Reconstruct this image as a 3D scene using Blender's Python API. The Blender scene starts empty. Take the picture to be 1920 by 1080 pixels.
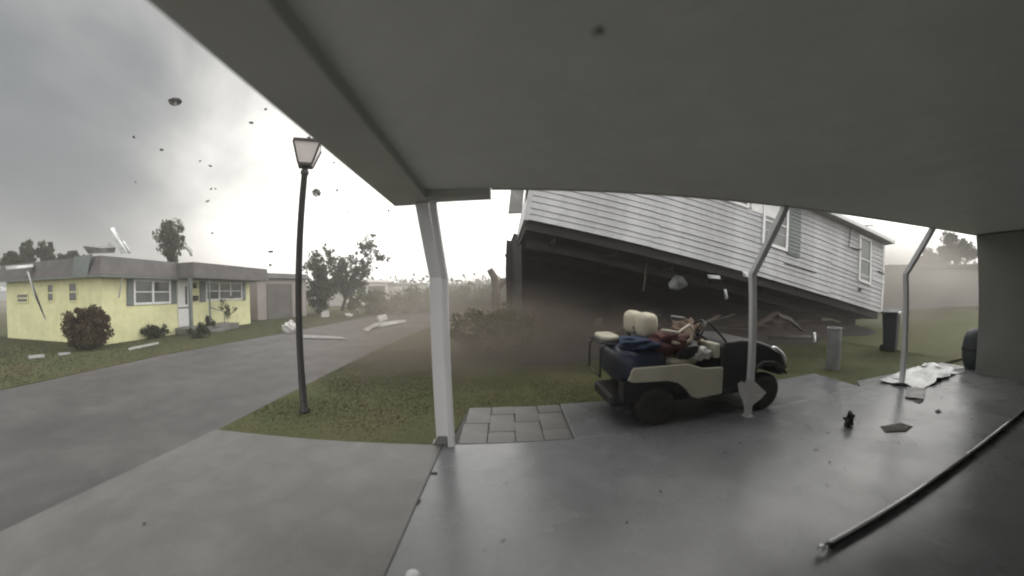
import bpy, math, random
import numpy as np
from mathutils import Matrix, Vector, noise

random.seed(7)
rng = np.random.default_rng(7)
sc = bpy.context.scene
col = sc.collection
R = math.radians
H = 1.6                                    # lens height above the slab

# ------------------------------------------------------------------ camera
cam = bpy.data.cameras.new('camera')
cam_o = bpy.data.objects.new('camera', cam)
col.objects.link(cam_o)
cam.type = 'PANO'
cam.panorama_type = 'FISHEYE_LENS_POLYNOMIAL'
cam.sensor_fit = 'HORIZONTAL'
cam.sensor_width = 36.0
cam.sensor_height = 20.25
KF, KK = 1.54047, -0.24
cam.fisheye_polynomial_k0 = 0.0
cam.fisheye_polynomial_k1 = -KF / 18.75
cam.fisheye_polynomial_k2 = 0.0
cam.fisheye_polynomial_k3 = -KK / 18.75 ** 3
cam.fisheye_polynomial_k4 = 0.0
cam.fisheye_fov = R(200)
cam.clip_start = 0.02
cam.clip_end = 2000
cam.dof.use_dof = True
cam.dof.focus_distance = 9.0
cam.lens = 14
cam.dof.aperture_fstop = 0.6
CX = Vector((0.99978647, 0.00008307, -0.02066436))
CU = Vector((0.02066453, -0.00401913, 0.99977839))
CF = Vector((0.0, 0.99999192, 0.00401999))
cam_o.matrix_world = Matrix(((CX[0], CU[0], -CF[0], 0), (CX[1], CU[1], -CF[1], 0),
                             (CX[2], CU[2], -CF[2], H), (0, 0, 0, 1)))
sc.camera = cam_o

# ------------------------------------------------------------------ world
SUN_AZ, SUN_EL = 25.0, 38.0               # azimuth to the right of straight ahead
w = bpy.data.worlds.new('World')
sc.world = w
w.use_nodes = True
nt = w.node_tree
for n in list(nt.nodes):
    nt.nodes.remove(n)


def N(tree, typ, **kw):
    n = tree.nodes.new(typ)
    for k, v in kw.items():
        setattr(n, k, v)
    return n


def math_node(tree, op, a, b=None, clamp=False):
    n = tree.nodes.new('ShaderNodeMath')
    n.operation = op
    n.use_clamp = clamp
    for i, v in enumerate((a, b)):
        if v is None:
            continue
        if isinstance(v, (int, float)):
            n.inputs[i].default_value = v
        else:
            tree.links.new(v, n.inputs[i])
    return n.outputs[0]


sky = N(nt, 'ShaderNodeTexSky', sky_type='NISHITA')
sky.sun_disc = False
sky.sun_elevation = R(SUN_EL)
sky.sun_rotation = R(SUN_AZ)
sky.dust_density = 4.0
bg_sky = N(nt, 'ShaderNodeBackground')
bg_sky.inputs['Strength'].default_value = 0.08
nt.links.new(sky.outputs[0], bg_sky.inputs['Color'])
tc = N(nt, 'ShaderNodeTexCoord')
# overcast: a bright deck with one dark storm mass standing to the left
nz = N(nt, 'ShaderNodeTexNoise')
nz.inputs['Scale'].default_value = 1.7
nz.inputs['Detail'].default_value = 5
nz.inputs['Roughness'].default_value = 0.5
nz.inputs['Distortion'].default_value = 0.4
nt.links.new(tc.outputs['Generated'], nz.inputs['Vector'])
dot = N(nt, 'ShaderNodeVectorMath', operation='DOT_PRODUCT')
az, el = R(-92), R(30)
dot.inputs[1].default_value = (math.sin(az) * math.cos(el), math.cos(az) * math.cos(el), math.sin(el))
nt.links.new(tc.outputs['Generated'], dot.inputs[0])
d2 = math_node(nt, 'ADD', dot.outputs['Value'], math_node(nt, 'MULTIPLY', math_node(nt, 'SUBTRACT', nz.outputs['Fac'], 0.5), 0.6))
ramp = N(nt, 'ShaderNodeValToRGB')
ramp.color_ramp.interpolation = 'B_SPLINE'
els = ramp.color_ramp.elements
els[0].position = 0.52
els[0].color = (1.0, 0.985, 0.955, 1)
els[1].position = 1.0
els[1].color = (0.085, 0.094, 0.100, 1)
for p, c in ((0.64, (0.68, 0.665, 0.625)), (0.77, (0.345, 0.34, 0.32)), (0.89, (0.135, 0.143, 0.147))):
    e = els.new(p)
    e.color = (*c, 1)
nt.links.new(d2, ramp.inputs['Fac'])
bg_cl = N(nt, 'ShaderNodeBackground')
bg_cl.inputs['Strength'].default_value = 1.8
nt.links.new(ramp.outputs['Color'], bg_cl.inputs['Color'])
mx = N(nt, 'ShaderNodeMixShader')
mx.inputs['Fac'].default_value = 0.93
nt.links.new(bg_sky.outputs[0], mx.inputs[1])
nt.links.new(bg_cl.outputs[0], mx.inputs[2])
wo = N(nt, 'ShaderNodeOutputWorld')
nt.links.new(mx.outputs[0], wo.inputs['Surface'])

sun = bpy.data.lights.new('sun', 'SUN')
sun.energy = 0.9
sun.angle = R(70)
sun.color = (1.0, 0.96, 0.9)
sun_o = bpy.data.objects.new('sun', sun)
col.objects.link(sun_o)
sd = Vector((math.sin(R(SUN_AZ)) * math.cos(R(SUN_EL)), math.cos(R(SUN_AZ)) * math.cos(R(SUN_EL)), math.sin(R(SUN_EL))))
sun_o.rotation_euler = sd.to_track_quat('Z', 'Y').to_euler()
sun_o.location = sd * 60

vs = sc.view_settings
vs.view_transform = 'Standard'
vs.look = 'None'
vs.exposure = 0.3
vs.gamma = 1.0
vs.use_curve_mapping = False
sc.cycles.max_bounces = 9
sc.cycles.diffuse_bounces = 7
sc.cycles.volume_bounces = 0
sc.cycles.volume_step_rate = 4.0
sc.cycles.volume_max_steps = 96
sc.cycles.use_denoising = True
sc.cycles.filter_width = 2.0


# ------------------------------------------------------------------ pixel helpers (1920x1080 photo)
def ray(px, py):
    x, y = px - 960.0, py - 540.0
    r = math.hypot(x, y) or 1e-9
    rn = r / 1000
    th = rn * KF + KK * rn ** 3
    s = math.sin(th) / r
    return CX * (x * s) + CU * (-y * s) + CF * math.cos(th)


CAM = Vector((0, 0, H))


def gnd(px, py, z=0.0):
    d = ray(px, py)
    return CAM + d * ((z - H) / d.z)


def atd(px, py, dist):
    """point along a pixel's ray at a horizontal distance"""
    d = ray(px, py)
    return CAM + d * (dist / math.hypot(d.x, d.y))


def onplane(px, py, p0, n):
    d = ray(px, py)
    return CAM + d * ((Vector(p0) - CAM).dot(n) / d.dot(n))


# ------------------------------------------------------------------ materials
def lin(c):
    return tuple((v / 12.92 if v <= 0.04045 else ((v + 0.055) / 1.055) ** 2.4) for v in c)


def hexc(r, g, b):
    return lin((r / 255, g / 255, b / 255))


MATS = {}


def mat(name, c1, c2=None, rough=0.7, scale=4.0, bump=0.0, bscale=60.0, metal=0.0, spec=0.5, coat=0.0,
        rough2=None, rscale=1.5, sub=None, detail=5.0, stretch=None, contrast=(0.35, 0.65), ior=1.45, grit=0.0):
    if name in MATS:
        return MATS[name]
    m = bpy.data.materials.new(name)
    m.use_nodes = True
    t = m.node_tree
    p = t.nodes['Principled BSDF']
    p.inputs['Roughness'].default_value = rough
    p.inputs['Metallic'].default_value = metal
    p.inputs['Specular IOR Level'].default_value = spec
    p.inputs['IOR'].default_value = ior
    p.inputs['Coat Weight'].default_value = coat
    co = N(t, 'ShaderNodeTexCoord')
    vec = co.outputs['Object']
    if stretch:
        mp = N(t, 'ShaderNodeMapping')
        mp.inputs['Scale'].default_value = stretch
        t.links.new(vec, mp.inputs['Vector'])
        vec = mp.outputs['Vector']
    if c2 is None:
        c2 = tuple(v * 0.8 for v in c1)
    n1 = N(t, 'ShaderNodeTexNoise')
    n1.inputs['Scale'].default_value = scale
    n1.inputs['Detail'].default_value = detail
    t.links.new(vec, n1.inputs['Vector'])
    rp = N(t, 'ShaderNodeValToRGB')
    rp.color_ramp.elements[0].position = contrast[0]
    rp.color_ramp.elements[1].position = contrast[1]
    rp.color_ramp.elements[0].color = (*c1, 1)
    rp.color_ramp.elements[1].color = (*c2, 1)
    t.links.new(n1.outputs['Fac'], rp.inputs['Fac'])
    csock = rp.outputs['Color']
    if grit > 0:
        for gs, ga, lo_, hi_ in ((38.0, grit, 0.3, 0.7), (3.2, grit * 1.2, 0.42, 0.62), (0.45, grit * 0.8, 0.35, 0.65)):
            ng = N(t, 'ShaderNodeTexNoise')
            ng.inputs['Scale'].default_value = gs
            ng.inputs['Detail'].default_value = 6
            ng.inputs['Distortion'].default_value = 0.6
            t.links.new(vec, ng.inputs['Vector'])
            mg = N(t, 'ShaderNodeMapRange')
            mg.inputs['From Min'].default_value = lo_
            mg.inputs['From Max'].default_value = hi_
            mg.inputs['To Min'].default_value = 1.0 - ga
            mg.inputs['To Max'].default_value = 1.0 + ga * 0.6
            t.links.new(ng.outputs['Fac'], mg.inputs['Value'])
            mm = N(t, 'ShaderNodeMix', data_type='RGBA', blend_type='MULTIPLY')
            mm.inputs['Factor'].default_value = 1.0
            t.links.new(csock, mm.inputs['A'])
            t.links.new(mg.outputs['Result'], mm.inputs['B'])
            csock = mm.outputs['Result']
    t.links.new(csock, p.inputs['Base Color'])
    if rough2 is not None:
        n2 = N(t, 'ShaderNodeTexNoise')
        n2.inputs['Scale'].default_value = rscale
        n2.inputs['Detail'].default_value = 4
        t.links.new(vec, n2.inputs['Vector'])
        mr = N(t, 'ShaderNodeMapRange')
        mr.inputs['From Min'].default_value = 0.2
        mr.inputs['From Max'].default_value = 0.8
        mr.inputs['To Min'].default_value = rough
        mr.inputs['To Max'].default_value = rough2
        t.links.new(n2.outputs['Fac'], mr.inputs['Value'])
        t.links.new(mr.outputs['Result'], p.inputs['Roughness'])
    if bump > 0:
        n3 = N(t, 'ShaderNodeTexNoise')
        n3.inputs['Scale'].default_value = bscale
        n3.inputs['Detail'].default_value = 3
        t.links.new(vec, n3.inputs['Vector'])
        b = N(t, 'ShaderNodeBump')
        b.inputs['Strength'].default_value = bump
        b.inputs['Distance'].default_value = 0.02
        t.links.new(n3.outputs['Fac'], b.inputs['Height'])
        t.links.new(b.outputs['Normal'], p.inputs['Normal'])
    MATS[name] = m
    return m


def leaf_mat(name, c1, c2, scale=3.0):
    if name in MATS:
        return MATS[name]
    m = mat(name, c1, c2, rough=0.55, scale=scale, detail=3)
    t = m.node_tree
    p = t.nodes['Principled BSDF']
    p.inputs['Specular IOR Level'].default_value = 0.25
    tr = N(t, 'ShaderNodeBsdfTranslucent')
    rp = [n for n in t.nodes if n.type == 'VALTORGB'][0]
    t.links.new(rp.outputs['Color'], tr.inputs['Color'])
    ms = N(t, 'ShaderNodeMixShader')
    ms.inputs['Fac'].default_value = 0.25
    out = [n for n in t.nodes if n.type == 'OUTPUT_MATERIAL'][0]
    t.links.new(p.outputs[0], ms.inputs[1])
    t.links.new(tr.outputs[0], ms.inputs[2])
    t.links.new(ms.outputs[0], out.inputs['Surface'])
    return m


def glass_mat(name, tint, rough=0.05):
    m = mat(name, tint, tuple(v * 0.6 for v in tint), rough=rough, scale=1.5, spec=0.6)
    return m


M_CONC = mat('wet_concrete', (0.126, 0.132, 0.136), (0.176, 0.183, 0.187), rough=0.10, rough2=0.40, scale=0.9, contrast=(0.2, 0.8), bump=0.07, bscale=90, rscale=1.3, grit=0.07, detail=7)
M_DRIVE = mat('driveway_concrete', (0.108, 0.108, 0.103), (0.156, 0.155, 0.147), rough=0.40, rough2=0.62, scale=1.3, contrast=(0.2, 0.8), grit=0.08, bump=0.10, bscale=80, detail=7)
M_PAVER = mat('paver_concrete', (0.115, 0.114, 0.107), (0.160, 0.158, 0.150), rough=0.4, rough2=0.65, scale=2.0, grit=0.14, bump=0.1, bscale=60)
M_ROAD = mat('asphalt', (0.070, 0.067, 0.067), (0.096, 0.092, 0.091), rough=0.5, rough2=0.7, scale=0.7, grit=0.08, bump=0.15, bscale=120, detail=8)
M_LAWN = mat('lawn_soil', (0.050, 0.062, 0.016), (0.068, 0.063, 0.023), rough=0.9, scale=0.9, bump=0.4, bscale=30, detail=6)
M_GROUND = mat('ground', (0.06, 0.062, 0.028), (0.10, 0.088, 0.055), rough=0.95, scale=0.12, detail=6)
M_CEIL = mat('painted_ceiling', (0.70, 0.70, 0.69), (0.76, 0.76, 0.745), rough=0.55, scale=0.7, contrast=(0.25, 0.75), grit=0.03, bump=0.02, bscale=4)
M_BEAM = mat('painted_beam', (0.46, 0.46, 0.43), (0.52, 0.52, 0.49), rough=0.5, scale=2)
M_POST = mat('post_white', (0.72, 0.72, 0.74), (0.64, 0.64, 0.65), rough=0.38, scale=3, stretch=(1, 1, 0.3))
M_SHED = mat('shed_wall', (0.28, 0.28, 0.255), (0.24, 0.24, 0.22), rough=0.6, scale=1.2)
M_HOME = mat('home_wall', (0.66, 0.66, 0.63), rough=0.6)
M_BLACK = mat('black_metal', (0.020, 0.019, 0.019), (0.032, 0.028, 0.028), rough=0.4, scale=8)
M_LAMPGL = mat('frosted_glass', (0.52, 0.48, 0.47), (0.60, 0.56, 0.55), rough=0.3, scale=3)
M_YELL = mat('yellow_wall', (0.73, 0.725, 0.42), (0.67, 0.665, 0.39), rough=0.6, scale=1.2, grit=0.05, bump=0.03, bscale=20)
M_ROOFG = mat('grey_shingle', (0.080, 0.076, 0.076), (0.115, 0.109, 0.108), rough=0.8, scale=2.5, bump=0.2, bscale=25)
M_TRIM = mat('white_trim', (0.74, 0.74, 0.74), (0.66, 0.66, 0.66), rough=0.4, scale=5)
M_SHUT = mat('grey_shutter', (0.12, 0.145, 0.142), (0.15, 0.17, 0.165), rough=0.5, scale=6)
M_PANE = mat('window_pane', (0.10, 0.11, 0.105), (0.16, 0.17, 0.165), rough=0.06, scale=1.2, spec=0.7)
M_PANED = mat('window_pane_dark', (0.05, 0.055, 0.052), (0.08, 0.085, 0.08), rough=0.06, scale=1.2, spec=0.7)
M_SIDE = mat('vinyl_siding', (0.46, 0.465, 0.48), (0.37, 0.372, 0.385), rough=0.42, scale=0.9, detail=7, grit=0.08)
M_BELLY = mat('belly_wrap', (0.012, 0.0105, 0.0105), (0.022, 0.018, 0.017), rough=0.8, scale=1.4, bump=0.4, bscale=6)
M_STEEL = mat('rusty_steel', (0.018, 0.015, 0.013), (0.03, 0.02, 0.016), rough=0.7, scale=5)
M_SHEET = mat('white_sheet', (0.62, 0.64, 0.64), (0.40, 0.41, 0.41), rough=0.3, scale=3)
M_DEBR = mat('dark_scrap', (0.035, 0.033, 0.028), (0.075, 0.068, 0.058), rough=0.8, scale=6)
M_DEBG = mat('grey_scrap', (0.20, 0.20, 0.20), (0.30, 0.30, 0.29), rough=0.6, scale=5)
M_WOOD = mat('splintered_wood', (0.085, 0.065, 0.05), (0.13, 0.105, 0.08), rough=0.8, scale=6, stretch=(8, 1, 1))
M_BARK = mat('bark', (0.07, 0.055, 0.045), (0.12, 0.10, 0.085), rough=0.9, scale=8, bump=0.5, bscale=20)
M_LEAF = leaf_mat('leaf_green', (0.045, 0.058, 0.024), (0.085, 0.095, 0.045))
M_LEAFD = leaf_mat('leaf_dark', (0.026, 0.036, 0.018), (0.055, 0.065, 0.03))
M_LEAFR = leaf_mat('leaf_reddish', (0.055, 0.032, 0.020), (0.075, 0.065, 0.03), scale=1.5)
M_LEAFG = leaf_mat('leaf_grey_green', (0.07, 0.085, 0.045), (0.12, 0.13, 0.06))
M_GRASS = leaf_mat('grass_blades', (0.054, 0.068, 0.017), (0.074, 0.069, 0.025), scale=0.8)
M_GRASS2 = leaf_mat('grass_blades_far', (0.046, 0.072, 0.016), (0.055, 0.072, 0.019), scale=0.7)
for gm in (M_GRASS, M_GRASS2):
    gt = gm.node_tree
    gt.links.new(gt.nodes['Principled BSDF'].outputs[0], gt.nodes['Material Output'].inputs['Surface'])
    cv = N(gt, 'ShaderNodeCombineXYZ')
    cv.inputs[2].default_value = 1.0
    gt.links.new(cv.outputs[0], gt.nodes['Principled BSDF'].inputs['Normal'])
M_CREAM = mat('cream_vinyl', (0.56, 0.52, 0.41), (0.48, 0.44, 0.34), rough=0.4, scale=4)
M_CREAMP = mat('cream_panel', (0.52, 0.50, 0.40), (0.44, 0.42, 0.33), rough=0.4, scale=3)
M_BODY = mat('cart_body_blue', (0.019, 0.030, 0.062), (0.014, 0.016, 0.022), rough=0.35, scale=2.5)
M_CART = mat('cart_black', (0.016, 0.016, 0.018), (0.028, 0.026, 0.028), rough=0.45, scale=6)
M_RUB = mat('tyre_rubber', (0.018, 0.018, 0.018), (0.035, 0.033, 0.03), rough=0.8, scale=10)
M_RIM = mat('wheel_rim', (0.50, 0.48, 0.46), (0.36, 0.35, 0.33), rough=0.5, scale=8)
M_CHROME = mat('chrome', (0.75, 0.75, 0.75), (0.6, 0.6, 0.6), rough=0.15, metal=1.0)
M_RED = mat('red_cloth', (0.11, 0.038, 0.036), (0.07, 0.03, 0.03), rough=0.85, scale=6, bump=0.4, bscale=12)
M_BROWN = mat('brown_cloth', (0.10, 0.065, 0.045), (0.16, 0.11, 0.075), rough=0.8, scale=7, bump=0.4, bscale=12)
M_PAPER = mat('white_paper', (0.56, 0.55, 0.53), (0.46, 0.45, 0.44), rough=0.7, scale=4)
M_PVC = mat('grey_pipe', (0.78, 0.78, 0.77), (0.66, 0.66, 0.65), rough=0.22, scale=4, metal=0.85)
M_MORT = mat('joint_dark', (0.075, 0.07, 0.063), rough=0.9)
M_BIN = mat('blue_grey_bin', (0.030, 0.040, 0.048), (0.045, 0.055, 0.06), rough=0.5, scale=3)
M_GALV = mat('galvanised', (0.26, 0.27, 0.27), (0.34, 0.35, 0.35), rough=0.45, scale=3)
M_BUILD2 = mat('mauve_wall', (0.32, 0.285, 0.28), (0.27, 0.24, 0.235), rough=0.7, scale=1)
M_DARKIN = mat('dark_opening', (0.10, 0.095, 0.09), (0.14, 0.13, 0.125), rough=0.8, scale=1)
M_WHITEH = mat('white_wall', (0.62, 0.58, 0.56), (0.55, 0.52, 0.50), rough=0.7, scale=0.6)
M_BLUE = mat('blue_petal', (0.03, 0.16, 0.28), (0.05, 0.2, 0.3), rough=0.5)
M_STUCCO = mat('pale_wall', (0.26, 0.255, 0.24), (0.21, 0.205, 0.195), rough=0.8, scale=0.5)


# ------------------------------------------------------------------ mesh building
class MB:
    def __init__(self):
        self.v, self.f = [], []

    def add(self, vs_, fs_):
        b = len(self.v)
        self.v += [tuple(x) for x in vs_]
        self.f += [tuple(i + b for i in f) for f in fs_]
        return self

    def box(self, a, b, rot=None, at=None):
        x0, y0, z0 = a
        x1, y1, z1 = b
        vv = [Vector(p) for p in ((x0, y0, z0), (x1, y0, z0), (x1, y1, z0), (x0, y1, z0), (x0, y0, z1), (x1, y0, z1), (x1, y1, z1), (x0, y1, z1))]
        if rot is not None:
            vv = [rot @ p for p in vv]
        if at is not None:
            vv = [p + Vector(at) for p in vv]
        return self.add(vv, [(0, 3, 2, 1), (4, 5, 6, 7), (0, 1, 5, 4), (1, 2, 6, 5), (2, 3, 7, 6), (3, 0, 4, 7)])

    def bar(self, p, q, wx, wy, up=(0, 0, 1)):
        p, q = Vector(p), Vector(q)
        d = (q - p).normalized()
        s = d.cross(Vector(up))
        if s.length < 1e-4:
            s = d.cross(Vector((1, 0, 0)))
        s.normalize()
        u = s.cross(d)
        vv = []
        for o in (p, q):
            vv += [o - s * wx / 2 - u * wy / 2, o + s * wx / 2 - u * wy / 2, o + s * wx / 2 + u * wy / 2, o - s * wx / 2 + u * wy / 2]
        return self.add(vv, [(0, 1, 2, 3), (7, 6, 5, 4), (0, 4, 5, 1), (1, 5, 6, 2), (2, 6, 7, 3), (3, 7, 4, 0)])

    def tube(self, path, r, n=10, cap=True):
        path = [Vector(p) for p in path]
        rs = r if isinstance(r, (list, tuple)) else [r] * len(path)
        vv, ff = [], []
        ref = None
        for i, p in enumerate(path):
            d = (path[min(i + 1, len(path) - 1)] - path[max(i - 1, 0)]).normalized()
            if ref is None:
                ref = d.cross(Vector((0, 0, 1)))
                if ref.length < 1e-3:
                    ref = Vector((1, 0, 0))
            ref = (ref - d * ref.dot(d)).normalized()
            b = d.cross(ref)
            for k in range(n):
                a = 2 * math.pi * k / n
                vv.append(p + (ref * math.cos(a) + b * math.sin(a)) * rs[i])
        for i in range(len(path) - 1):
            for k in range(n):
                k2 = (k + 1) % n
                ff.append((i * n + k, i * n + k2, (i + 1) * n + k2, (i + 1) * n + k))
        if cap:
            ff.append(tuple(range(n))[::-1])
            ff.append(tuple((len(path) - 1) * n + k for k in range(n)))
        return self.add(vv, ff)

    def lathe(self, prof, n=20, axis='z', at=(0, 0, 0)):
        at = Vector(at)
        vv, ff = [], []
        for r, h in prof:
            for k in range(n):
                a = 2 * math.pi * k / n
                if axis == 'z':
                    p = Vector((r * math.cos(a), r * math.sin(a), h))
                elif axis == 'y':
                    p = Vector((r * math.cos(a), h, -r * math.sin(a)))
                else:
                    p = Vector((h, r * math.cos(a), r * math.sin(a)))
                vv.append(at + p)
        for i in range(len(prof) - 1):
            for k in range(n):
                k2 = (k + 1) % n
                ff.append((i * n + k, i * n + k2, (i + 1) * n + k2, (i + 1) * n + k))
        if prof[0][0] > 1e-4:
            ff.append(tuple(range(n))[::-1])
        if prof[-1][0] > 1e-4:
            ff.append(tuple((len(prof) - 1) * n + k for k in range(n)))
        return self.add(vv, ff)

    def prism(self, poly, z0, z1):
        n = len(poly)
        vv = [(x, y, z0) for x, y in poly] + [(x, y, z1) for x, y in poly]
        ff = [tuple(range(n))[::-1], tuple(range(n, 2 * n))] + [(i, (i + 1) % n, n + (i + 1) % n, n + i) for i in range(n)]
        return self.add(vv, ff)

    def extrude_y(self, poly, y0, y1):
        """polygon in x,z pulled along y"""
        n = len(poly)
        vv = [(x, y0, z) for x, z in poly] + [(x, y1, z) for x, z in poly]
        ff = [tuple(range(n)), tuple(range(n, 2 * n))[::-1]] + [(i, n + i, n + (i + 1) % n, (i + 1) % n) for i in range(n)]
        return self.add(vv, ff)

    def blob(self, c, rad, amp=0.15, freq=2.0, n=16, m=10, seed=0.0, squash=1.0):
        vv, ff = [], []
        c = Vector(c)
        rad = Vector(rad) if not isinstance(rad, (int, float)) else Vector((rad, rad, rad))
        for i in range(m + 1):
            t = math.pi * i / m
            for k in range(n):
                a = 2 * math.pi * k / n
                d = Vector((math.sin(t) * math.cos(a), math.sin(t) * math.sin(a), math.cos(t)))
                # squarer cushion-like section
                d2 = Vector([math.copysign(abs(x) ** squash, x) for x in d])
                s = 1 + amp * noise.noise(d * freq + Vector((seed, seed * 1.7, 0)))
                vv.append(c + Vector((d2.x * rad.x, d2.y * rad.y, d2.z * rad.z)) * s)
        for i in range(m):
            for k in range(n):
                k2 = (k + 1) % n
                ff.append((i * n + k, (i + 1) * n + k, (i + 1) * n + k2, i * n + k2))
        return self.add(vv, ff)

    def build(self, name, material, parent=None, smooth=False, bevel=0.0, segs=2):
        me = bpy.data.meshes.new(name)
        me.from_pydata(self.v, [], self.f)
        me.materials.append(material)
        if smooth:
            me.polygons.foreach_set('use_smooth', [True] * len(me.polygons))
        me.update()
        o = bpy.data.objects.new(name, me)
        col.objects.link(o)
        if parent is not None:
            o.parent = parent
        if bevel > 0:
            b = o.modifiers.new('bevel', 'BEVEL')
            b.width = bevel
            b.segments = segs
            b.limit_method = 'ANGLE'
            b.angle_limit = R(40)
        return o


def tag(o, label=None, cat=None, group=None, kind=None):
    if label:
        o['label'] = label
    if cat:
        o['category'] = cat
    if group:
        o['group'] = group
    if kind:
        o['kind'] = kind
    return o


def thing(name, label, cat, loc=(0, 0, 0), rz=0.0, group=None):
    o = bpy.data.objects.new(name, None)
    col.objects.link(o)
    o.empty_display_size = 0.2
    o.location = loc
    o.rotation_euler = (0, 0, rz)
    return tag(o, label, cat, group)


def struct(o):
    return tag(o, kind='structure')


def np_mesh(name, verts, faces_n, material, parent=None):
    """verts (n,3) array grouped in polygons of faces_n corners each"""
    n = len(verts)
    me = bpy.data.meshes.new(name)
    me.vertices.add(n)
    me.vertices.foreach_set('co', np.asarray(verts, np.float32).ravel())
    nf = n // faces_n
    me.loops.add(n)
    me.loops.foreach_set('vertex_index', np.arange(n, dtype=np.int32))
    me.polygons.add(nf)
    me.polygons.foreach_set('loop_start', np.arange(0, n, faces_n, dtype=np.int32))
    try:
        me.polygons.foreach_set('loop_total', np.full(nf, faces_n, dtype=np.int32))
    except Exception:
        pass
    me.update(calc_edges=True)
    me.validate()
    me.materials.append(material)
    o = bpy.data.objects.new(name, me)
    col.objects.link(o)
    if parent is not None:
        o.parent = parent
    return o


def leaves(centers, size, jitter=0.4, flat=0.0):
    """quads at random orientation round the centres"""
    c = np.asarray(centers, float)
    n = len(c)
    a = rng.normal(size=(n, 3))
    a /= np.linalg.norm(a, axis=1)[:, None]
    b = rng.normal(size=(n, 3))
    b -= a * (a * b).sum(1)[:, None]
    b /= np.linalg.norm(b, axis=1)[:, None]
    s = size * (1 + jitter * rng.uniform(-1, 1, n))[:, None]
    l, ww = s * 0.5, s * 0.28
    v = np.stack([c - a * l, c + b * ww, c + a * l, c - b * ww], 1)
    return v.reshape(-1, 3)


def clumps(n_cl, per, center, rad, cl_rad, power=0.6):
    c = np.asarray(center, float)
    rad = np.asarray(rad, float)
    d = rng.normal(size=(n_cl, 3))
    d /= np.linalg.norm(d, axis=1)[:, None]
    rr = rng.uniform(0, 1, n_cl)[:, None] ** power
    cc = c + d * rr * rad
    out = []
    for p in cc:
        d = rng.normal(size=(per, 3))
        d /= np.linalg.norm(d, axis=1)[:, None]
        out.append(p + d * cl_rad * rng.uniform(0.5, 1.25) * (rng.uniform(0.1, 1, per)[:, None] ** 0.5))
    return np.concatenate(out), cc


# ------------------------------------------------------------------ the setting
struct(MB().prism([(-600, -200), (600, -200), (600, 900), (-600, 900)], -0.6, -0.07).build('ground', M_GROUND))
# road: near edge along the driveway, far edge along the opposite lawn
road_poly = [(-3.57, -40), (-3.57, 3.2), (-3.72, 6), (-3.85, 10), (-3.8, 20), (-3.6, 60), (-9.6, 60), (-9.6, 13), (-9.7, 7), (-9.2, 3), (-8.7, -40)]
struct(MB().prism(road_poly, -0.25, -0.03).build('road', M_ROAD))


def f_line(x):                              # outer edge of the slab, 4.3 degrees off square
    return 3.43 + 0.072 * x


# carport slab and driveway slab with a real joint between
slab = MB().prism([(-0.747, -0.6), (8.3, -0.6), (8.3, 4.02), (5.55, 4.05), (5.3, f_line(5.3)), (-0.747, f_line(-0.747))], -0.14, 0.0)
struct(slab.build('carport_slab', M_CONC, bevel=0.006))
drv = MB().prism([(-3.55, -4.0), (-0.753, -4.0), (-0.753, f_line(-0.753)), (-1.5, f_line(-1.5) + 0.02), (-2.6, f_line(-2.6) + 0.02), (-3.3, 3.20), (-3.57, 3.17)], -0.14, 0.0)
struct(drv.build('driveway', M_DRIVE, bevel=0.008))
struct(MB().box((-0.7525, -0.6, -0.13), (-0.7475, 3.36, -0.012)).build('slab_joint', M_MORT))
# lawns
lawn_poly = [(-3.58, 3.18), (-3.3, 3.21), (-2.6, 3.25), (-1.5, 3.33), (-0.7, 3.385), (-0.62, 4.62), (5.335, 4.83), (5.305, 3.83), (5.56, 4.06), (8.3, 4.03), (60, 4.0), (60, 90), (-3.55, 90), (-3.8, 20), (-3.85, 10), (-3.72, 6)]
struct(MB().prism(lawn_poly, -0.2, -0.02).build('near_lawn', M_LAWN))
flawn = [(-9.2, 3), (-9.7, 7), (-9.6, 13), (-9.6, 90), (-60, 90), (-60, -40), (-8.7, -40)]
struct(MB().prism(flawn, -0.2, -0.015).build('far_lawn', M_LAWN))
# paving strip between slab and lawn
strip = struct(MB().prism([(-0.72, f_line(-0.72) + 0.004), (5.298, f_line(5.298) + 0.004), (5.33, 4.82), (-0.62, 4.61)], -0.13, -0.02).build('paved_strip', M_MORT))
pv = {}
x = -0.60
ci = 0
while x < 0.45:
    y = f_line(x) + 0.03
    top = 4.58 + 0.035 * (x + 0.6)
    lens = [0.30, 0.56, 0.30] if ci % 2 else [0.56, 0.56]
    tot = sum(lens)
    k = (top - y) / tot
    for li, ln in enumerate(lens):
        key = (ci % 2, li)
        if key not in pv:
            m = MB().box((0.003, 0.003, -0.08), (0.300, ln - 0.004, 0.0)).build('paver', M_PAVER, strip, bevel=0.004)
            pv[key] = m
            o = m
        else:
            o = pv[key].copy()
            col.objects.link(o)
        o.location = (x, y, -0.004 + random.uniform(-0.004, 0.003))
        o.rotation_euler = (random.uniform(-0.006, 0.006), random.uniform(-0.006, 0.006), 0.03)
        o.scale = (1, k, 1)
        y += ln * k
    x += 0.305
    ci += 1


struct(MB().prism([(0.64, f_line(0.64) + 0.006), (5.298, f_line(5.298) + 0.006), (5.33, 4.815), (0.64, 4.645)], -0.12, -0.004).build('path_slab', M_CONC, bevel=0.006))


def grass(name, pts, hgt, wid, material, label, z=-0.02):
    n = len(pts)
    base = np.c_[pts, np.full(n, z)]
    a = rng.uniform(0, 2 * np.pi, n)
    h = hgt * rng.uniform(0.5, 1.3, n)
    wv = np.c_[np.cos(a), np.sin(a), np.zeros(n)] * (wid * rng.uniform(0.7, 1.3, n))[:, None]
    lean = np.c_[rng.normal(0.5, 0.35, n), rng.normal(-0.1, 0.35, n), np.ones(n)] * h[:, None]
    v = np.stack([base - wv, base + wv, base + lean], 1).reshape(-1, 3)
    o = np_mesh(name, v, 3, material)
    return tag(o, label, 'grass', kind='stuff')


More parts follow.
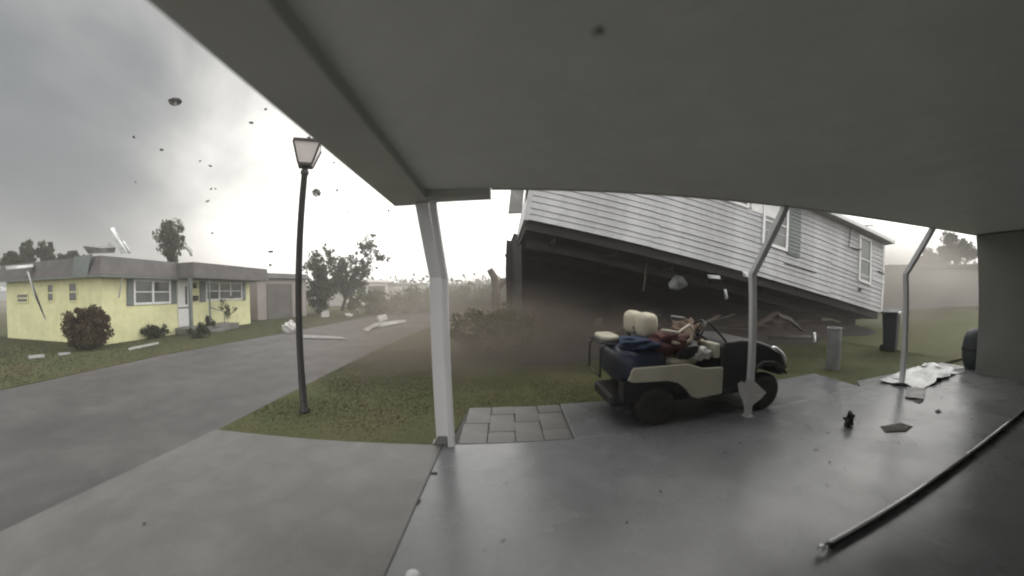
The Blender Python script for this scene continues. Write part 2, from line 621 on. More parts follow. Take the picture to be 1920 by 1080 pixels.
def inside(poly, p):
    x_, y_ = p[:, 0], p[:, 1]
    r = np.zeros(len(p), bool)
    j = len(poly) - 1
    for i in range(len(poly)):
        xi, yi = poly[i]
        xj, yj = poly[j]
        with np.errstate(divide='ignore', invalid='ignore'):
            c = ((yi > y_) != (yj > y_)) & (x_ < (xj - xi) * (y_ - yi) / (yj - yi + 1e-12) + xi)
        r ^= c
        j = i
    return r


def scatter(poly, x0, x1, y0, y1, n):
    p = np.c_[rng.uniform(x0, x1, n), rng.uniform(y0, y1, n)]
    return p[inside(poly, p)]


p1 = scatter(lawn_poly, -3.9, 9, 3.1, 9, 200000)
# thinner near the driveway edge, where bare soil shows
edge = np.clip((p1[:, 1] - (3.4 + 0.07 * p1[:, 0])) / 1.2, 0.15, 1)
bare = np.array([noise.noise(Vector((a * 0.9, b * 0.9, 3.0))) for a, b in p1])
p1 = p1[rng.uniform(0, 1, len(p1)) < edge * np.clip(0.75 + bare * 1.1, 0.15, 1)]
p2 = scatter(lawn_poly, -3.9, 24, 9, 28, 60000)
grass('near_grass', np.concatenate([p1, p2]), 0.017, 0.006, M_GRASS, 'patchy green and brown grass beside the driveway')
p3 = scatter(flawn, -22, -8.6, -4, 24, 90000)
grass('far_grass', p3, 0.025, 0.012, M_GRASS2, 'green grass strip between road and yellow house', z=-0.015)

# ------------------------------------------------------------------ carport
cp = thing('carport', 'white carport roof on bent posts above the concrete slab', 'carport')
XA, XB = -0.80, 8.6


def roof_z(x_):
    return 2.475 - 0.0157 * (x_ + 0.17)


def edge_y(x_):
    return 2.905 + 0.0325 * (x_ + 0.17)


# flat roof sheet
rp_ = [(XA, -0.3), (XB, -0.3), (XB, edge_y(XB)), (XA, edge_y(XA))]
vv = [(a, b, roof_z(a)) for a, b in rp_] + [(a, b, roof_z(a) + 0.075) for a, b in rp_]
MB().add(vv, [(0, 3, 2, 1), (4, 5, 6, 7), (0, 1, 5, 4), (1, 2, 6, 5), (2, 3, 7, 6), (3, 0, 4, 7)]).build('roof_panel', M_CEIL, cp)
# front box beam, deeper than the roof sheet
bp = [(-0.955, -0.3), (-0.635, -0.3), (-0.74, 2.98), (-0.74, 3.158), (-1.104, 3.158)]
MB().prism(bp, 2.415, 2.575).build('front_beam', M_BEAM, cp, bevel=0.004)
# short length of side beam left standing, ends at a torn joint
MB().prism([(-0.737, 2.893), (-0.172, 2.912), (-0.168, 3.04), (-0.737, 3.07)], 2.405, 2.56).build('side_beam', M_BEAM, cp, bevel=0.004)
# edge rib that stiffens the roof sheet
MB().add([(a, edge_y(a) + 0.002 + dy, roof_z(a) + dz) for a in (-0.16, XB) for dy, dz in ((0, -0.006), (0.045, -0.006), (0.045, 0.095), (0, 0.095))],
         [(0, 1, 2, 3), (7, 6, 5, 4), (0, 4, 5, 1), (1, 5, 6, 2), (2, 6, 7, 3), (3, 7, 4, 0)]).build('edge_rib', M_BEAM, cp)
# posts: upright below, bent towards the slab above
def post(bx, by, tx, ty, tz, kz, wx=0.076, wy=0.076, mb=None, foot=True):
    a = MB()
    a.bar((bx, by, 0.0), (bx, by, kz), wx, wy, up=(0, 1, 0))
    p = a.build('post', M_POST, cp, bevel=0.006)
    MB().bar((bx, by, kz - 0.02), (tx, ty, tz), wx, wy, up=(0, 1, 0)).build('brace', M_POST, p, bevel=0.006)
    if foot:
        MB().prism([(bx - wx * 0.8, by - wy * 0.8), (bx + wx * 0.8, by - wy * 0.8), (bx + wx * 0.8, by + wy * 0.8), (bx - wx * 0.8, by + wy * 0.8)], 0.0, 0.012).build('base_plate', M_POST, p)
        for sx_, sy_ in ((-1, -1), (1, -1), (1, 1), (-1, 1)):
            MB().lathe([(.008, .012), (.008, .022), (.004, .026)], 6, 'z', (bx + sx_ * wx * .66, by + sy_ * wy * .66, 0)).build('bolt', M_GALV, p)
    return p


P1 = post(-0.76, 3.43, -0.81, 3.06, 2.42, 1.76, 0.125, 0.06)
MB().bar((-0.655, 3.345, 0.0), (-0.655, 3.345, 1.74), 0.062, 0.075, up=(0, 1, 0)).build('channel', M_POST, P1, bevel=0.008)
MB().bar((-0.655, 3.345, 1.72), (-0.70, 3.02, 2.42), 0.062, 0.075, up=(0, 1, 0)).build('brace', M_POST, P1, bevel=0.008)
MB().add([(-0.86, 3.36, 0), (-0.70, 3.36, 0), (-0.70, 3.55, 0), (-0.86, 3.55, 0), (-0.80, 3.40, .09), (-0.70, 3.40, .09), (-0.70, 3.5, .09), (-0.80, 3.5, .09)],
         [(0, 3, 2, 1), (4, 5, 6, 7), (0, 1, 5, 4), (1, 2, 6, 5), (2, 3, 7, 6), (3, 0, 4, 7)]).build('footing', M_DRIVE, P1, bevel=0.01)
post(2.83, 3.55, 2.93, 3.02, roof_z(2.93) - 0.002, 1.735, 0.072, 0.072)
post(6.03, 3.53, 6.20, 3.12, roof_z(6.2) - 0.002, 1.72, 0.072, 0.072)

# storage room that closes the far end of the carport, and the home's own wall behind the lens
sr = thing('storage_room', 'plain drab wall of the storage room closing the right end of the carport', 'wall')
MB().box((7.84, -0.28, 0.0), (10.6, 3.17, 2.33)).build('wall', M_SHED, sr, bevel=0.004)
MB().box((10.61, -0.28, 0.0), (10.66, 3.17, 2.33)).build('end_trim', M_SHED, sr)
struct(MB().box((-0.9, -0.50, 0.0), (10.6, -0.302, 2.6)).build('home_wall', M_HOME))

# ------------------------------------------------------------------ pipe on the slab
pa, pb = gnd(1534, 1040), gnd(1908, 786)
dirp = (pb - pa).normalized()
pipe = thing('drain_pipe', 'long thin grey pipe with an open end lying across the slab', 'pipe', (pa.x, pa.y, 0), math.atan2(dirp.y, dirp.x))
Lp = (pb - pa).length + 1.2
PZ = 0.055
MB().lathe([(0.006, 0), (0.012, 0), (0.012, Lp * 0.42)], 14, 'x', (0.09, 0, PZ)).build('tube', M_PVC, pipe, smooth=True)
MB().lathe([(0.011, 0), (0.011, Lp * 0.58)], 14, 'x', (0.088 + Lp * 0.42, 0, PZ + .002)).build('tube', M_PVC, pipe, smooth=True)
MB().lathe([(0.015, 0), (0.015, 0.05)], 14, 'x', (0.065 + Lp * 0.42, 0, PZ)).build('coupling', M_PVC, pipe, smooth=True)
MB().lathe([(0.012, 0.03), (0.012, 0.0), (0.022, 0.0), (0.022, 0.03), (0.012, 0.03)], 18, 'x', (0.0, 0, PZ - .01)).build('end_ring', M_PVC, pipe, smooth=True)
MB().lathe([(0.008, 0), (0.008, 0.08)], 10, 'x', (0.03, 0, PZ)).build('neck', M_CART, pipe, smooth=True)
for xx in np.arange(.12, Lp, .55):
    MB().box((xx, -.012, 0.0), (xx + .03, .010, PZ - .0125)).build('clip', M_CART, pipe)
MB().box((0.10, .004, 0.0), (Lp, .010, PZ - .013)).build('shade_strip', M_CART, pipe)  # black strip added below the pipe to draw its shadow band

# white round cap near the lens, bottom edge of the picture
g = gnd(775, 1084)
cap = MB().lathe([(0.0, 0.05), (0.02, 0.048), (0.036, 0.036), (0.042, 0.018), (0.042, 0.0)][::-1], 20, 'z', (g.x, g.y, 0.0))
tag(cap.build('white_ball', M_TRIM, smooth=True), 'small white rounded object on the slab at the bottom edge', 'ball')

# ------------------------------------------------------------------ street lamp
lb = gnd(571, 770)
lp_ = thing('street_lamp', 'black lamp post with frosted four-sided lantern beside the driveway', 'lamp', (lb.x, lb.y, -0.02), R(28))
lp_.rotation_euler = (0, R(1.3), R(28))
lp_.rotation_mode = 'ZYX'
topz = 3.37
MB().lathe([(0.075, 0), (0.075, 0.03), (0.052, 0.06), (0.050, 0.5), (0.047, 0.52), (0.044, topz - 0.14), (0.058, topz - 0.12), (0.058, topz - 0.08), (0.035, topz - 0.05), (0.035, topz)], 18).build('pole', M_BLACK, lp_, smooth=True)
lan = MB()
b0, b1, zt0, zt1 = 0.095, 0.185, topz, topz + 0.29
lan.box((-b0, -b0, zt0 - 0.02), (b0, b0, zt0 + 0.02))
lo = lan.build('lantern', M_BLACK, lp_, bevel=0.004)
for sx, sy in ((1, 1), (1, -1), (-1, 1), (-1, -1)):
    MB().bar((sx * b0, sy * b0, zt0), (sx * b1, sy * b1, zt1), 0.018, 0.018).build('lantern_bar', M_BLACK, lo)
for k in range(4):
    a = k * math.pi / 2
    rm = Matrix.Rotation(a, 3, 'Z')
    q = [rm @ Vector(p) for p in ((-b0 + .009, -b0 + 0.004, zt0 + .02), (b0 - .009, -b0 + 0.004, zt0 + .02), (b1 - .009, -b1 + 0.004, zt1), (-b1 + .009, -b1 + 0.004, zt1),
                                  (-b0 + .009, -b0 + 0.008, zt0 + .02), (b0 - .009, -b0 + 0.008, zt0 + .02), (b1 - .009, -b1 + 0.008, zt1), (-b1 + .009, -b1 + 0.008, zt1))]
    MB().add(q, [(0, 1, 2, 3), (7, 6, 5, 4), (0, 4, 5, 1), (1, 5, 6, 2), (2, 6, 7, 3), (3, 7, 4, 0)]).build('glass_pane', M_LAMPGL, lo)
MB().add([(-.185, -.21, zt1), (.185, -.21, zt1), (.185, .21, zt1), (-.185, .21, zt1), (-.185, -.21, zt1 + .03), (.185, -.21, zt1 + .03), (.185, .21, zt1 + .03), (-.185, .21, zt1 + .03),
          (-.05, -.05, zt1 + .10), (.05, -.05, zt1 + .10), (.05, .05, zt1 + .10), (-.05, .05, zt1 + .10)],
         [(0, 3, 2, 1), (0, 1, 5, 4), (1, 2, 6, 5), (2, 3, 7, 6), (3, 0, 4, 7), (4, 5, 9, 8), (5, 6, 10, 9), (6, 7, 11, 10), (7, 4, 8, 11), (8, 9, 10, 11)]).build('lantern_roof', M_BLACK, lo)
MB().lathe([(0.03, zt1 + .10), (0.03, zt1 + .125), (0.012, zt1 + .14), (0.0, zt1 + .155)], 12).build('finial', M_BLACK, lo, smooth=True)


# ------------------------------------------------------------------ windows
def window(parent, x0, x1, z0, z1, cols, material, rows=2, y=0.0, fr=0.085, dark=()):
    """frame proud of a wall at local y, facing -y"""
    f = MB()
    f.box((x0, y - 0.05, z0), (x0 + fr, y + 0.01, z1)).box((x1 - fr, y - 0.05, z0), (x1, y + 0.01, z1))
    f.box((x0 + fr, y - 0.05, z0), (x1 - fr, y + 0.01, z0 + fr)).box((x0 + fr, y - 0.05, z1 - fr), (x1 - fr, y + 0.01, z1))
    fo = f.build('window', M_TRIM, parent)
    cw = (x1 - x0 - 2 * fr) / cols
    rh = (z1 - z0 - 2 * fr) / rows
    for i in range(1, cols):
        xx = x0 + fr + i * cw
        MB().box((xx - fr * .55, y - 0.047, z0 + fr), (xx + fr * .55, y + 0.01, z1 - fr)).build('mullion', M_TRIM, fo)
    for i in range(cols):
        a = x0 + fr + i * cw + (fr * .55 if i else 0)
        b = x0 + fr + (i + 1) * cw - (fr * .55 if i < cols - 1 else 0)
        for j in range(rows):
            zz = z0 + fr + j * rh
            MB().box((a, y - 0.015, zz), (b, y - 0.005, zz + rh)).build('pane', M_PANED if (i, j) in dark else material, fo)
            if j:
                MB().box((a, y - 0.04, zz - 0.022), (b, y + 0.01, zz + 0.022)).build('rail', M_TRIM, fo)
    return fo


def shutter(parent, x0, x1, z0, z1, y=0.0):
    s = MB().box((x0, y - 0.035, z0), (x1, y - 0.001, z1)).build('shutter', M_SHUT, parent)
    n = 12
    h = (z1 - z0 - 0.1) / n
    for i in range(n):
        z = z0 + 0.05 + i * h
        MB().add([(x0 + .03, y - .036, z), (x1 - .03, y - .036, z), (x1 - .03, y - .05, z + .01), (x0 + .03, y - .05, z + .01), (x0 + .03, y - .036, z + h * .9), (x1 - .03, y - .036, z + h * .9)],
                 [(0, 1, 2, 3), (3, 2, 5, 4)]).build('slat', M_SHUT, s)
    return s


# ------------------------------------------------------------------ yellow house
YC = gnd(195, 646)
YE = gnd(470, 606)
ang = math.atan2(YE.y - YC.y, YE.x - YC.x)
yh = thing('yellow_house', 'pale yellow house with grey mansard roof and white windows across the road', 'house', (YC.x, YC.y, -0.02), ang)
ux = Vector((math.cos(ang), math.sin(ang), 0))
uy = Vector((-math.sin(ang), math.cos(ang), 0))


def uz(px, py, yl=0.0):
    """pixel -> (x, z) on the yellow house's front plane at local y"""
    p = onplane(px, py, Vector((YC.x, YC.y, 0)) + uy * yl, uy)
    d = p - Vector((YC.x, YC.y, -0.02))
    return d.dot(ux), d.z


YL, YD, YZ = (YE - YC).length, 7.2, 2.42
MB().box((0, 0, 0), (YL, YD, YZ)).build('wall', M_YELL, yh)
u325, _ = uz(322, 520)


def mansard(x0, x1, y0, y1, z0, z1, o0, o1, name, parent, front_only=False):
    b = [(x0 - o0, y0 - o0), (x1 + o0, y0 - o0), (x1 + o0, y1 + o0), (x0 - o0, y1 + o0)]
    tt = [(x0 - o1, y0 - o1), (x1 + o1, y0 - o1), (x1 + o1, y1 + o1), (x0 - o1, y1 + o1)]
    m = MB().add([(p[0], p[1], z0) for p in b] + [(p[0], p[1], z0 + .03) for p in b] + [(p[0], p[1], z1) for p in tt],
                 [(3, 2, 1, 0), (0, 1, 5, 4), (1, 2, 6, 5), (2, 3, 7, 6), (3, 0, 4, 7), (4, 5, 9, 8), (5, 6, 10, 9), (6, 7, 11, 10), (7, 4, 8, 11), (8, 9, 10, 11)])
    return m.build(name, M_ROOFG, parent, bevel=0.01)


rf = mansard(0, YL, 0, YD, 2.36, 3.02, 0.36, 0.12, 'roof', yh)
pr = mansard(u325 + 0.15, YL - 0.05, -1.15, 0.2, 2.34, 3.0, 0.12, 0.05, 'porch_roof', yh)
MB().box((-0.42, -0.42, 2.30), (YL + .42, -0.355, 2.37)).build('gutter', M_SHUT, rf)
MB().box((-0.42, -0.35, 2.30), (-0.36, YD + .4, 2.37)).build('gutter', M_SHUT, rf)
# shingle courses: overlapping strips on the front and side slopes
for k in range(4):
    f0 = k / 4
    z = 2.39 + f0 * 0.63
    o = 0.36 - 0.24 * f0
    MB().add([(-o, -o - .012, z), (u325 + .05, -o - .012, z), (u325 + .05, -o + .05, z + .16), (-o, -o + .05, z + .16), (-o, -o + .0, z), (u325 + .05, -o, z)],
             [(0, 1, 2, 3), (4, 5, 1, 0)]).build('shingle_course', M_ROOFG, rf)
    MB().add([(-o - .012, -o, z), (-o - .012, YD + o, z), (-o + .05, YD + o, z + .16), (-o + .05, -o, z + .16)], [(3, 2, 1, 0)]).build('shingle_course', M_ROOFG, rf)
# torn roof edge on the near side
MB().add([(-.40, .25, 2.34), (-.44, 1.1, 2.34), (-.46, 1.0, 3.0), (-.36, .1, 3.06), (-.36, .3, 2.34), (-.40, 1.1, 2.36), (-.40, 1.0, 3.0), (-.30, .1, 3.06)],
         [(0, 3, 2, 1), (4, 5, 6, 7), (0, 1, 5, 4), (1, 2, 6, 5), (2, 3, 7, 6), (3, 0, 4, 7)]).build('torn_shingle', M_SHUT, rf)
xa, za = uz(250, 572)
xb, zb = uz(319, 523)
wz0, wz1 = za, min(zb, 2.28)
window(yh, xa, xb, wz0, wz1, 2, M_PANE, dark=((1, 1),))
shutter(yh, uz(237, 550)[0], xa - 0.01, wz0 - 0.02, wz1)
shutter(yh, xb + 0.01, uz(331, 550)[0] - 0.02, wz0 - 0.02, wz1)
xc = uz(385, 550)[0]
xd = uz(453, 550)[0]
window(yh, xc, xd, wz0 + .05, wz1, 3, M_PANE, dark=((0, 0),))
shutter(yh, uz(374, 550)[0], xc - 0.01, wz0, wz1)
shutter(yh, xd + 0.01, uz(460, 550)[0], wz0, wz1)
dx0, dx1 = uz(332, 560)[0], uz(356, 560)[0]
door = MB().box((dx0, -0.06, 0.30), (dx1, -0.001, 2.30)).build('door', M_TRIM, yh, bevel=0.008)
MB().box((dx0 + (dx1 - dx0) * .55, -0.068, 1.25), (dx0 + (dx1 - dx0) * .72, -0.061, 2.05)).build('pane', M_PANED, door)
MB().lathe([(0.0, -.12), (0.03, -.11), (0.03, -.062)], 10, 'y', (dx1 - .12, 0, 1.15)).build('handle', M_CHROME, door)
MB().box((dx0 + .08, -.066, 0.42), (dx1 - .08, -.061, 1.02)).build('panel', M_TRIM, door)
MB().box((dx0, -.075, 1.08), (dx1, -.061, 1.14)).build('rail', M_SHUT, door)
st = MB().box((dx0 - .25, -1.15, 0.0), (dx1 + 2.1, -0.07, 0.28)).build('stoop', M_PAVER, yh, bevel=0.02)
MB().box((dx0 + .3, -1.55, 0.0), (dx1 + .6, -1.155, 0.14)).build('step', M_PAVER, st, bevel=0.02)
pxs = uz(357, 560, -1.05)[0]
MB().bar((pxs, -1.05, 0.28), (pxs, -1.05, 2.34), 0.12, 0.12).build('porch_post', M_SHUT, yh)
px2 = uz(393, 560, -1.05)[0]
MB().bar((px2, -1.05, 0.28), (px2, -1.05, 2.34), 0.06, 0.06).build('porch_post', M_SHUT, yh)
hr = MB().tube([(px2, -1.05, 1.10), (px2 + .9, -1.1, .85), (px2 + .92, -1.1, 0.0)], 0.025, 8)
hr.build('handrail', M_SHUT, yh)
MB().bar((dx0 - .2, -1.05, 0.98), (pxs, -1.05, 0.98), .04, .05).bar((dx0 - .2, -1.05, 0.28), (dx0 - .2, -1.05, 1.0), .04, .04).build('handrail', M_SHUT, yh)
mbx = uz(364, 555)[0]
MB().box((mbx - .1, -0.18, 1.38), (mbx + .12, -0.002, 1.62)).build('mailbox', M_BLACK, yh, bevel=0.02)
MB().box((mbx - .05, -0.15, 1.95), (mbx + .05, -0.002, 2.2)).build('wall_lamp', M_BLACK, yh, bevel=0.02)


# side windows (plane local x = 0, facing the viewer)
def vz(px, py):
    p = onplane(px, py, Vector((YC.x, YC.y, 0)), ux)
    d = p - Vector((YC.x, YC.y, -0.02))
    return d.dot(uy), d.z


def side_win(px0, px1, py0, py1, dark=False):
    y1, zt = vz(px0, (py0 + py1) / 2)
    y0, _ = vz(px1, (py0 + py1) / 2)
    z0 = vz((px0 + px1) / 2, py1)[1]
    z1 = vz((px0 + px1) / 2, py0)[1]
    f = MB()
    f.box((-.04, y0, z0), (.01, y0 + .05, z1)).box((-.04, y1 - .05, z0), (.01, y1, z1)).box((-.04, y0 + .05, z0), (.01, y1 - .05, z0 + .05)).box((-.04, y0 + .05, z1 - .05), (.01, y1 - .05, z1)).box((-.035, y0 + .05, (z0 + z1) / 2 - .025), (.01, y1 - .05, (z0 + z1) / 2 + .025))
    fo = f.build('window', M_YELL, yh)
    MB().box((-.012, y0 + .05, z0 + .05), (-.004, y1 - .05, (z0 + z1) / 2 - .025)).build('pane', M_PANED, fo)
    MB().box((-.012, y0 + .05, (z0 + z1) / 2 + .025), (-.004, y1 - .05, z1 - .05)).build('pane', M_PANED, fo)


side_win(130, 146, 529, 566)
side_win(90, 102, 532, 566)
side_win(33, 54, 550, 568)

# loose strip hanging off the front eave
x0_, z0_ = uz(226, 520, -.3)
x1_, z1_ = uz(219, 560, -.3)
tag(MB().bar(YC + ux * x0_ - uy * .4 + Vector((0, 0, z0_)), YC + ux * x1_ - uy * .42 + Vector((0, 0, z1_)), .05, .02).build('hanging_strip', M_DEBG), 'thin dark strip hanging from the eave of the yellow house', 'strip')


def plate(px_list, dist, thick, material, name, label, cat='debris', group=None, warp=0.1):
    """irregular bent plate: outline given as pixels at a distance, with its own depth and thickness"""
    pts = [atd(px, py, dist + warp * dist * 0.2 * math.sin(i * 2.1)) for i, (px, py) in enumerate(px_list)]
    c = sum(pts, Vector()) / len(pts)
    n = Vector((c.x, c.y, 0)).normalized()
    n = (n + Vector((0, 0, random.uniform(-.5, .5)))).normalized()
    k = len(pts)
    v = [p - n * thick / 2 for p in pts] + [p + n * thick / 2 for p in pts] + [c - n * (thick * .5 + thick * .8), c + n * (thick * .5 - thick * .8)]
    f = []
    for i in range(k):
        j = (i + 1) % k
        f += [(i, j, 2 * k), (k + j, k + i, 2 * k + 1), (j, i, k + i, k + j)]
    o = MB().add(v, f).build(name, material)
    return tag(o, label, cat, group)


plate([(155, 461), (205, 452), (217, 464), (215, 474), (165, 476)], 21.5, .05, M_DEBG, 'roof_sheet', 'torn grey roof sheet standing up behind the yellow house', 'sheet')
plate([(206, 428), (214, 426), (238, 474), (226, 476)], 20.5, .06, M_SHEET, 'roof_strip', 'pale metal strip sticking up above the yellow house roof', 'strip')
plate([(230, 452), (234, 452), (246, 475), (240, 476)], 21.3, .05, M_SHEET, 'metal_strip', 'shorter pale metal strip beside the tall one above the yellow house', 'strip')
plate([(345, 455), (361, 470), (361, 480), (356, 479), (354, 472), (344, 462)], 26, .08, M_DEBG, 'bent_strip', 'small bent strip in the air beside the round tree', 'strip')
plate([(10, 500), (62, 496), (62, 501), (12, 506)], 19.2, .05, M_SHEET, 'white_board', 'white board on the roof edge at the left end of the yellow house', 'board')
plate([(0, 538), (12, 540), (12, 546), (0, 548)], 17.2, .05, M_SHEET, 'white_plank', 'white plank in the air at the left picture edge', 'plank')
plate([(50, 508), (55, 511), (69, 552), (88, 600), (84, 598), (65, 555)], 16.2, .02, M_SHEET, 'blown_strip', 'long pale strip blowing past the side of the yellow house', 'strip')


# ------------------------------------------------------------------ plants
def tree(name, label, base, crown_c, rad, n_cl, per, leaf, clr, material, trunk_r=0.12, group=None, cat='tree', limbs=6, power=0.6, extra=()):
    t_ = thing(name, label, cat, tuple(base), 0, group)
    b = Vector(base)
    cc = Vector(crown_c) - b
    pts, cl = clumps(n_cl, per, cc, rad, clr, power)
    ctrs = [pts]
    for (c2, r2, n2, p2_, k2) in extra:
        q, c3 = clumps(n2, p2_, Vector(c2) - b, r2, k2, 0.8)
        ctrs.append(q)
        cl = np.concatenate([cl, c3])
    pts = np.concatenate(ctrs)
    pts[:, 2] = np.maximum(pts[:, 2], 0.03)
    np_mesh('crown', leaves(pts, leaf), 4, material, t_)
    tm = MB()
    mid = cc * 0.5 + Vector((random.uniform(-.1, .1), 0, 0)) * cc.length
    tm.tube([(0, 0, -0.1), tuple(cc * 0.28 + Vector((0.04, 0, 0))), tuple(mid), tuple(cc)], [trunk_r, trunk_r * .8, trunk_r * .55, trunk_r * .25], 8)
    idx = rng.choice(len(cl), min(limbs, len(cl)), replace=False)
    for i in idx:
        e = Vector(cl[i])
        s = cc * random.uniform(0.35, 0.7)
        tm.tube([tuple(s), tuple((s + e) / 2 + Vector((0, 0, -.05))), tuple(e)], [trunk_r * .4, trunk_r * .28, trunk_r * .1], 6)
    tm.build('trunk', M_BARK, t_, smooth=True)
    return t_


def bush(name, label, base, rad, n_cl, per, leaf, clr, material, group=None, cat='shrub', power=0.35):
    b = Vector(base)
    c = b + Vector((0, 0, rad[2] * 0.95))
    return tree(name, label, b, c, rad, n_cl, per, leaf, clr, material, trunk_r=0.05 * max(rad), group=group, cat=cat, power=power)


g = gnd(168, 653)
bush('round_bush', 'large round reddish bush at the corner of the yellow house', (g.x, g.y, -.02), (.72, .72, .72), 110, 110, .085, .2, M_LEAFR, power=0.3)
g = gnd(283, 634)
bush('small_shrub', 'small low shrub beneath the double window of the yellow house', (g.x, g.y, -.02), (.40, .35, .26), 26, 70, .08, .15, M_LEAFD)
g = gnd(309, 630)
bush('garden_plant', 'tiny upright plant left of the yellow house steps', (g.x, g.y, -.02), (.16, .16, .28), 10, 40, .08, .1, M_LEAFD, cat='plant')
g = gnd(397, 622)
bush('potted_plant', 'bushy potted plant beside the porch handrail', (g.x, g.y, .1), (.26, .26, .35), 16, 50, .08, .13, M_LEAFD, cat='plant')
g = gnd(427, 616)
tree('sapling', 'thin young plant in front of the triple window', (g.x, g.y, -.02), (g.x, g.y, 1.0), (.42, .42, .6), 14, 26, .10, .16, M_LEAFG, trunk_r=.02, cat='plant', limbs=10, power=.7)
g = gnd(375, 632)
bush('clipped_shrub', 'low rounded shrub in front of the yellow house stoop', (g.x, g.y, -.02), (.42, .4, .26), 26, 60, .08, .14, M_LEAFD)
g = gnd(352, 634)

# trees behind and beside
c = atd(321, 452, 27)
tree('round_tree', 'dark round-headed tree rising behind the yellow house', (c.x, c.y, -.07), c, (.95, .95, 1.25), 46, 120, .16, .36, M_LEAFD, trunk_r=.12, power=.45)
for px, py, dist, r_, nm in ((51, 482, 34, (.42, .42, 1.25), 'narrow dark conifer at the far left behind the yellow house'), (84, 483, 34, (.62, .62, 1.2), 'broader dark conifer behind the left roof of the yellow house'),
                             (22, 492, 30, (.5, .5, .45), 'small dark treetop at the left end of the yellow house roof'), (135, 484, 36, (1.3, 1.0, .35), 'low dark treetop behind the middle of the roof side')):
    c = atd(px, py, dist)
    tree('background_tree', nm, (c.x, c.y, -.07), c, r_, 34, 90, .20, .25, M_LEAFD, trunk_r=.15, power=.5)

tb = gnd(641, 582)
tree('windblown_tree', 'wind-torn leafy tree leaning beside the road end', (tb.x, tb.y, -.07), atd(655, 522, tb.xy.length), (2.6, 1.9, 1.9), 62, 50, .28, .6, M_LEAFD, trunk_r=.2, limbs=18, power=.5,
     extra=((atd(690, 465, tb.xy.length), (1.3, 1.0, 1.5), 40, 13, .33), (atd(712, 485, tb.xy.length), (.9, .6, .5), 14, 12, .25), (atd(620, 490, tb.xy.length), (1.4, .8, .9), 22, 16, .3), (atd(672, 560, tb.xy.length), (1.6, .8, .8), 16, 12, .3)))
c = atd(597, 535, 29)
tree('dark_tree', 'dense dark tree just right of the lamp post', (c.x, c.y, -.07), c, (1.3, 1.3, 2.1), 52, 90, .22, .5, M_LEAFD, trunk_r=.15, limbs=10, power=.45,
     extra=((atd(590, 480, 29), (.8, .6, .6), 12, 14, .28), (atd(612, 470, 29), (.5, .5, .6), 8, 14, .22)))

# bush in front of the lifted house, half lost in dust
g = gnd(932, 664)
bush('dusty_bush', 'big brownish bush in front of the lifted house', (g.x, g.y, -.02), (1.15, .9, .62), 100, 110, .07, .22, M_LEAF, power=.4)
g = gnd(1010, 640)
bush('low_bush', 'low bush at the foot of the lifted house', (g.x, g.y, -.02), (1.0, .7, .45), 60, 80, .08, .22, M_LEAFR, power=.4)


# ------------------------------------------------------------------ houses further along the road
def simple_house(name, label, px0, px1, base_y, top_y, dist_depth, material, roof_over=0.25, openings=(), roof_mat=None):
    a, b = gnd(px0, base_y[0]), gnd(px1, base_y[1])
    an = math.atan2(b.y - a.y, b.x - a.x)
    h = thing(name, label, 'house', (a.x, a.y, -.05), an)
    u = Vector((math.cos(an), math.sin(an), 0))
    v = Vector((-math.sin(an), math.cos(an), 0))
    L = (b - a).length

    def loc(px, py):
        p = onplane(px, py, Vector((a.x, a.y, 0)), v)
        d = p - Vector((a.x, a.y, -.05))
        return d.dot(u), d.z
    z1 = loc((px0 + px1) / 2, top_y)[1]
    MB().box((0, 0, 0), (L, dist_depth, z1 - .35)).build('wall', material, h)
    r = mansard(0, L, 0, dist_depth, z1 - .35, z1, roof_over, roof_over * .3, 'roof', h)
    r.data.materials[0] = roof_mat or M_ROOFG
    for kind, ax, ay, bx, by in openings:
        x0, zz1 = loc(ax, ay)
        x1, zz0 = loc(bx, by)
        zz0 = max(zz0, 0.02)
        if kind == 'window':
            window(h, x0, x1, zz0, zz1, 2, M_PANE)
        elif kind == 'door':
            MB().box((x0, -.05, zz0), (x1, -.002, zz1)).build('door', M_TRIM, h)
        else:
            MB().box((x0, -.06, zz0), (x1, -.002, zz1)).build('carport_opening', M_DARKIN, h)
            MB().box((x1, -.09, zz0), (x1 + .2, -.003, zz1)).build('pillar', material, h)
    return h


simple_house('grey_house', 'dim mauve-grey house with dark carport opening behind the lamp post', 484, 575, (600, 592), 513, 6, M_BUILD2, openings=(('open', 500, 532, 548, 597),))
simple_house('white_house', 'pale white house far down the road behind the leaning tree', 650, 728, (574, 569), 524, 7, M_WHITEH, roof_mat=M_WHITEH, openings=(('open', 690, 536, 722, 570),))
simple_house('distant_house', 'small bright house farthest off, right of the pale white house', 744, 800, (566, 563), 530, 6, M_WHITEH, roof_mat=M_STUCCO, openings=(('window', 756, 540, 772, 555),))
simple_house('low_house', 'low bright house seen between the first post and the lifted house', 868, 912, (566, 566), 538, 6, M_WHITEH, roof_mat=M_STUCCO)
c0 = atd(1705, 520, 26)
c1 = atd(1826, 515, 30)
an = math.atan2(c1.y - c0.y, c1.x - c0.x)
fb = thing('long_building', 'long low pale building beyond the dust at the right', 'building', (c0.x, c0.y, -.05), an)
LB = (c1 - c0).length + 5
MB().box((-6, 0, 0), (LB, 5, 2.35)).build('wall', M_STUCCO, fb)
MB().box((-6.3, -.35, 2.35), (LB + .3, 5.3, 2.55)).build('roof', M_ROOFG, fb, bevel=.02)

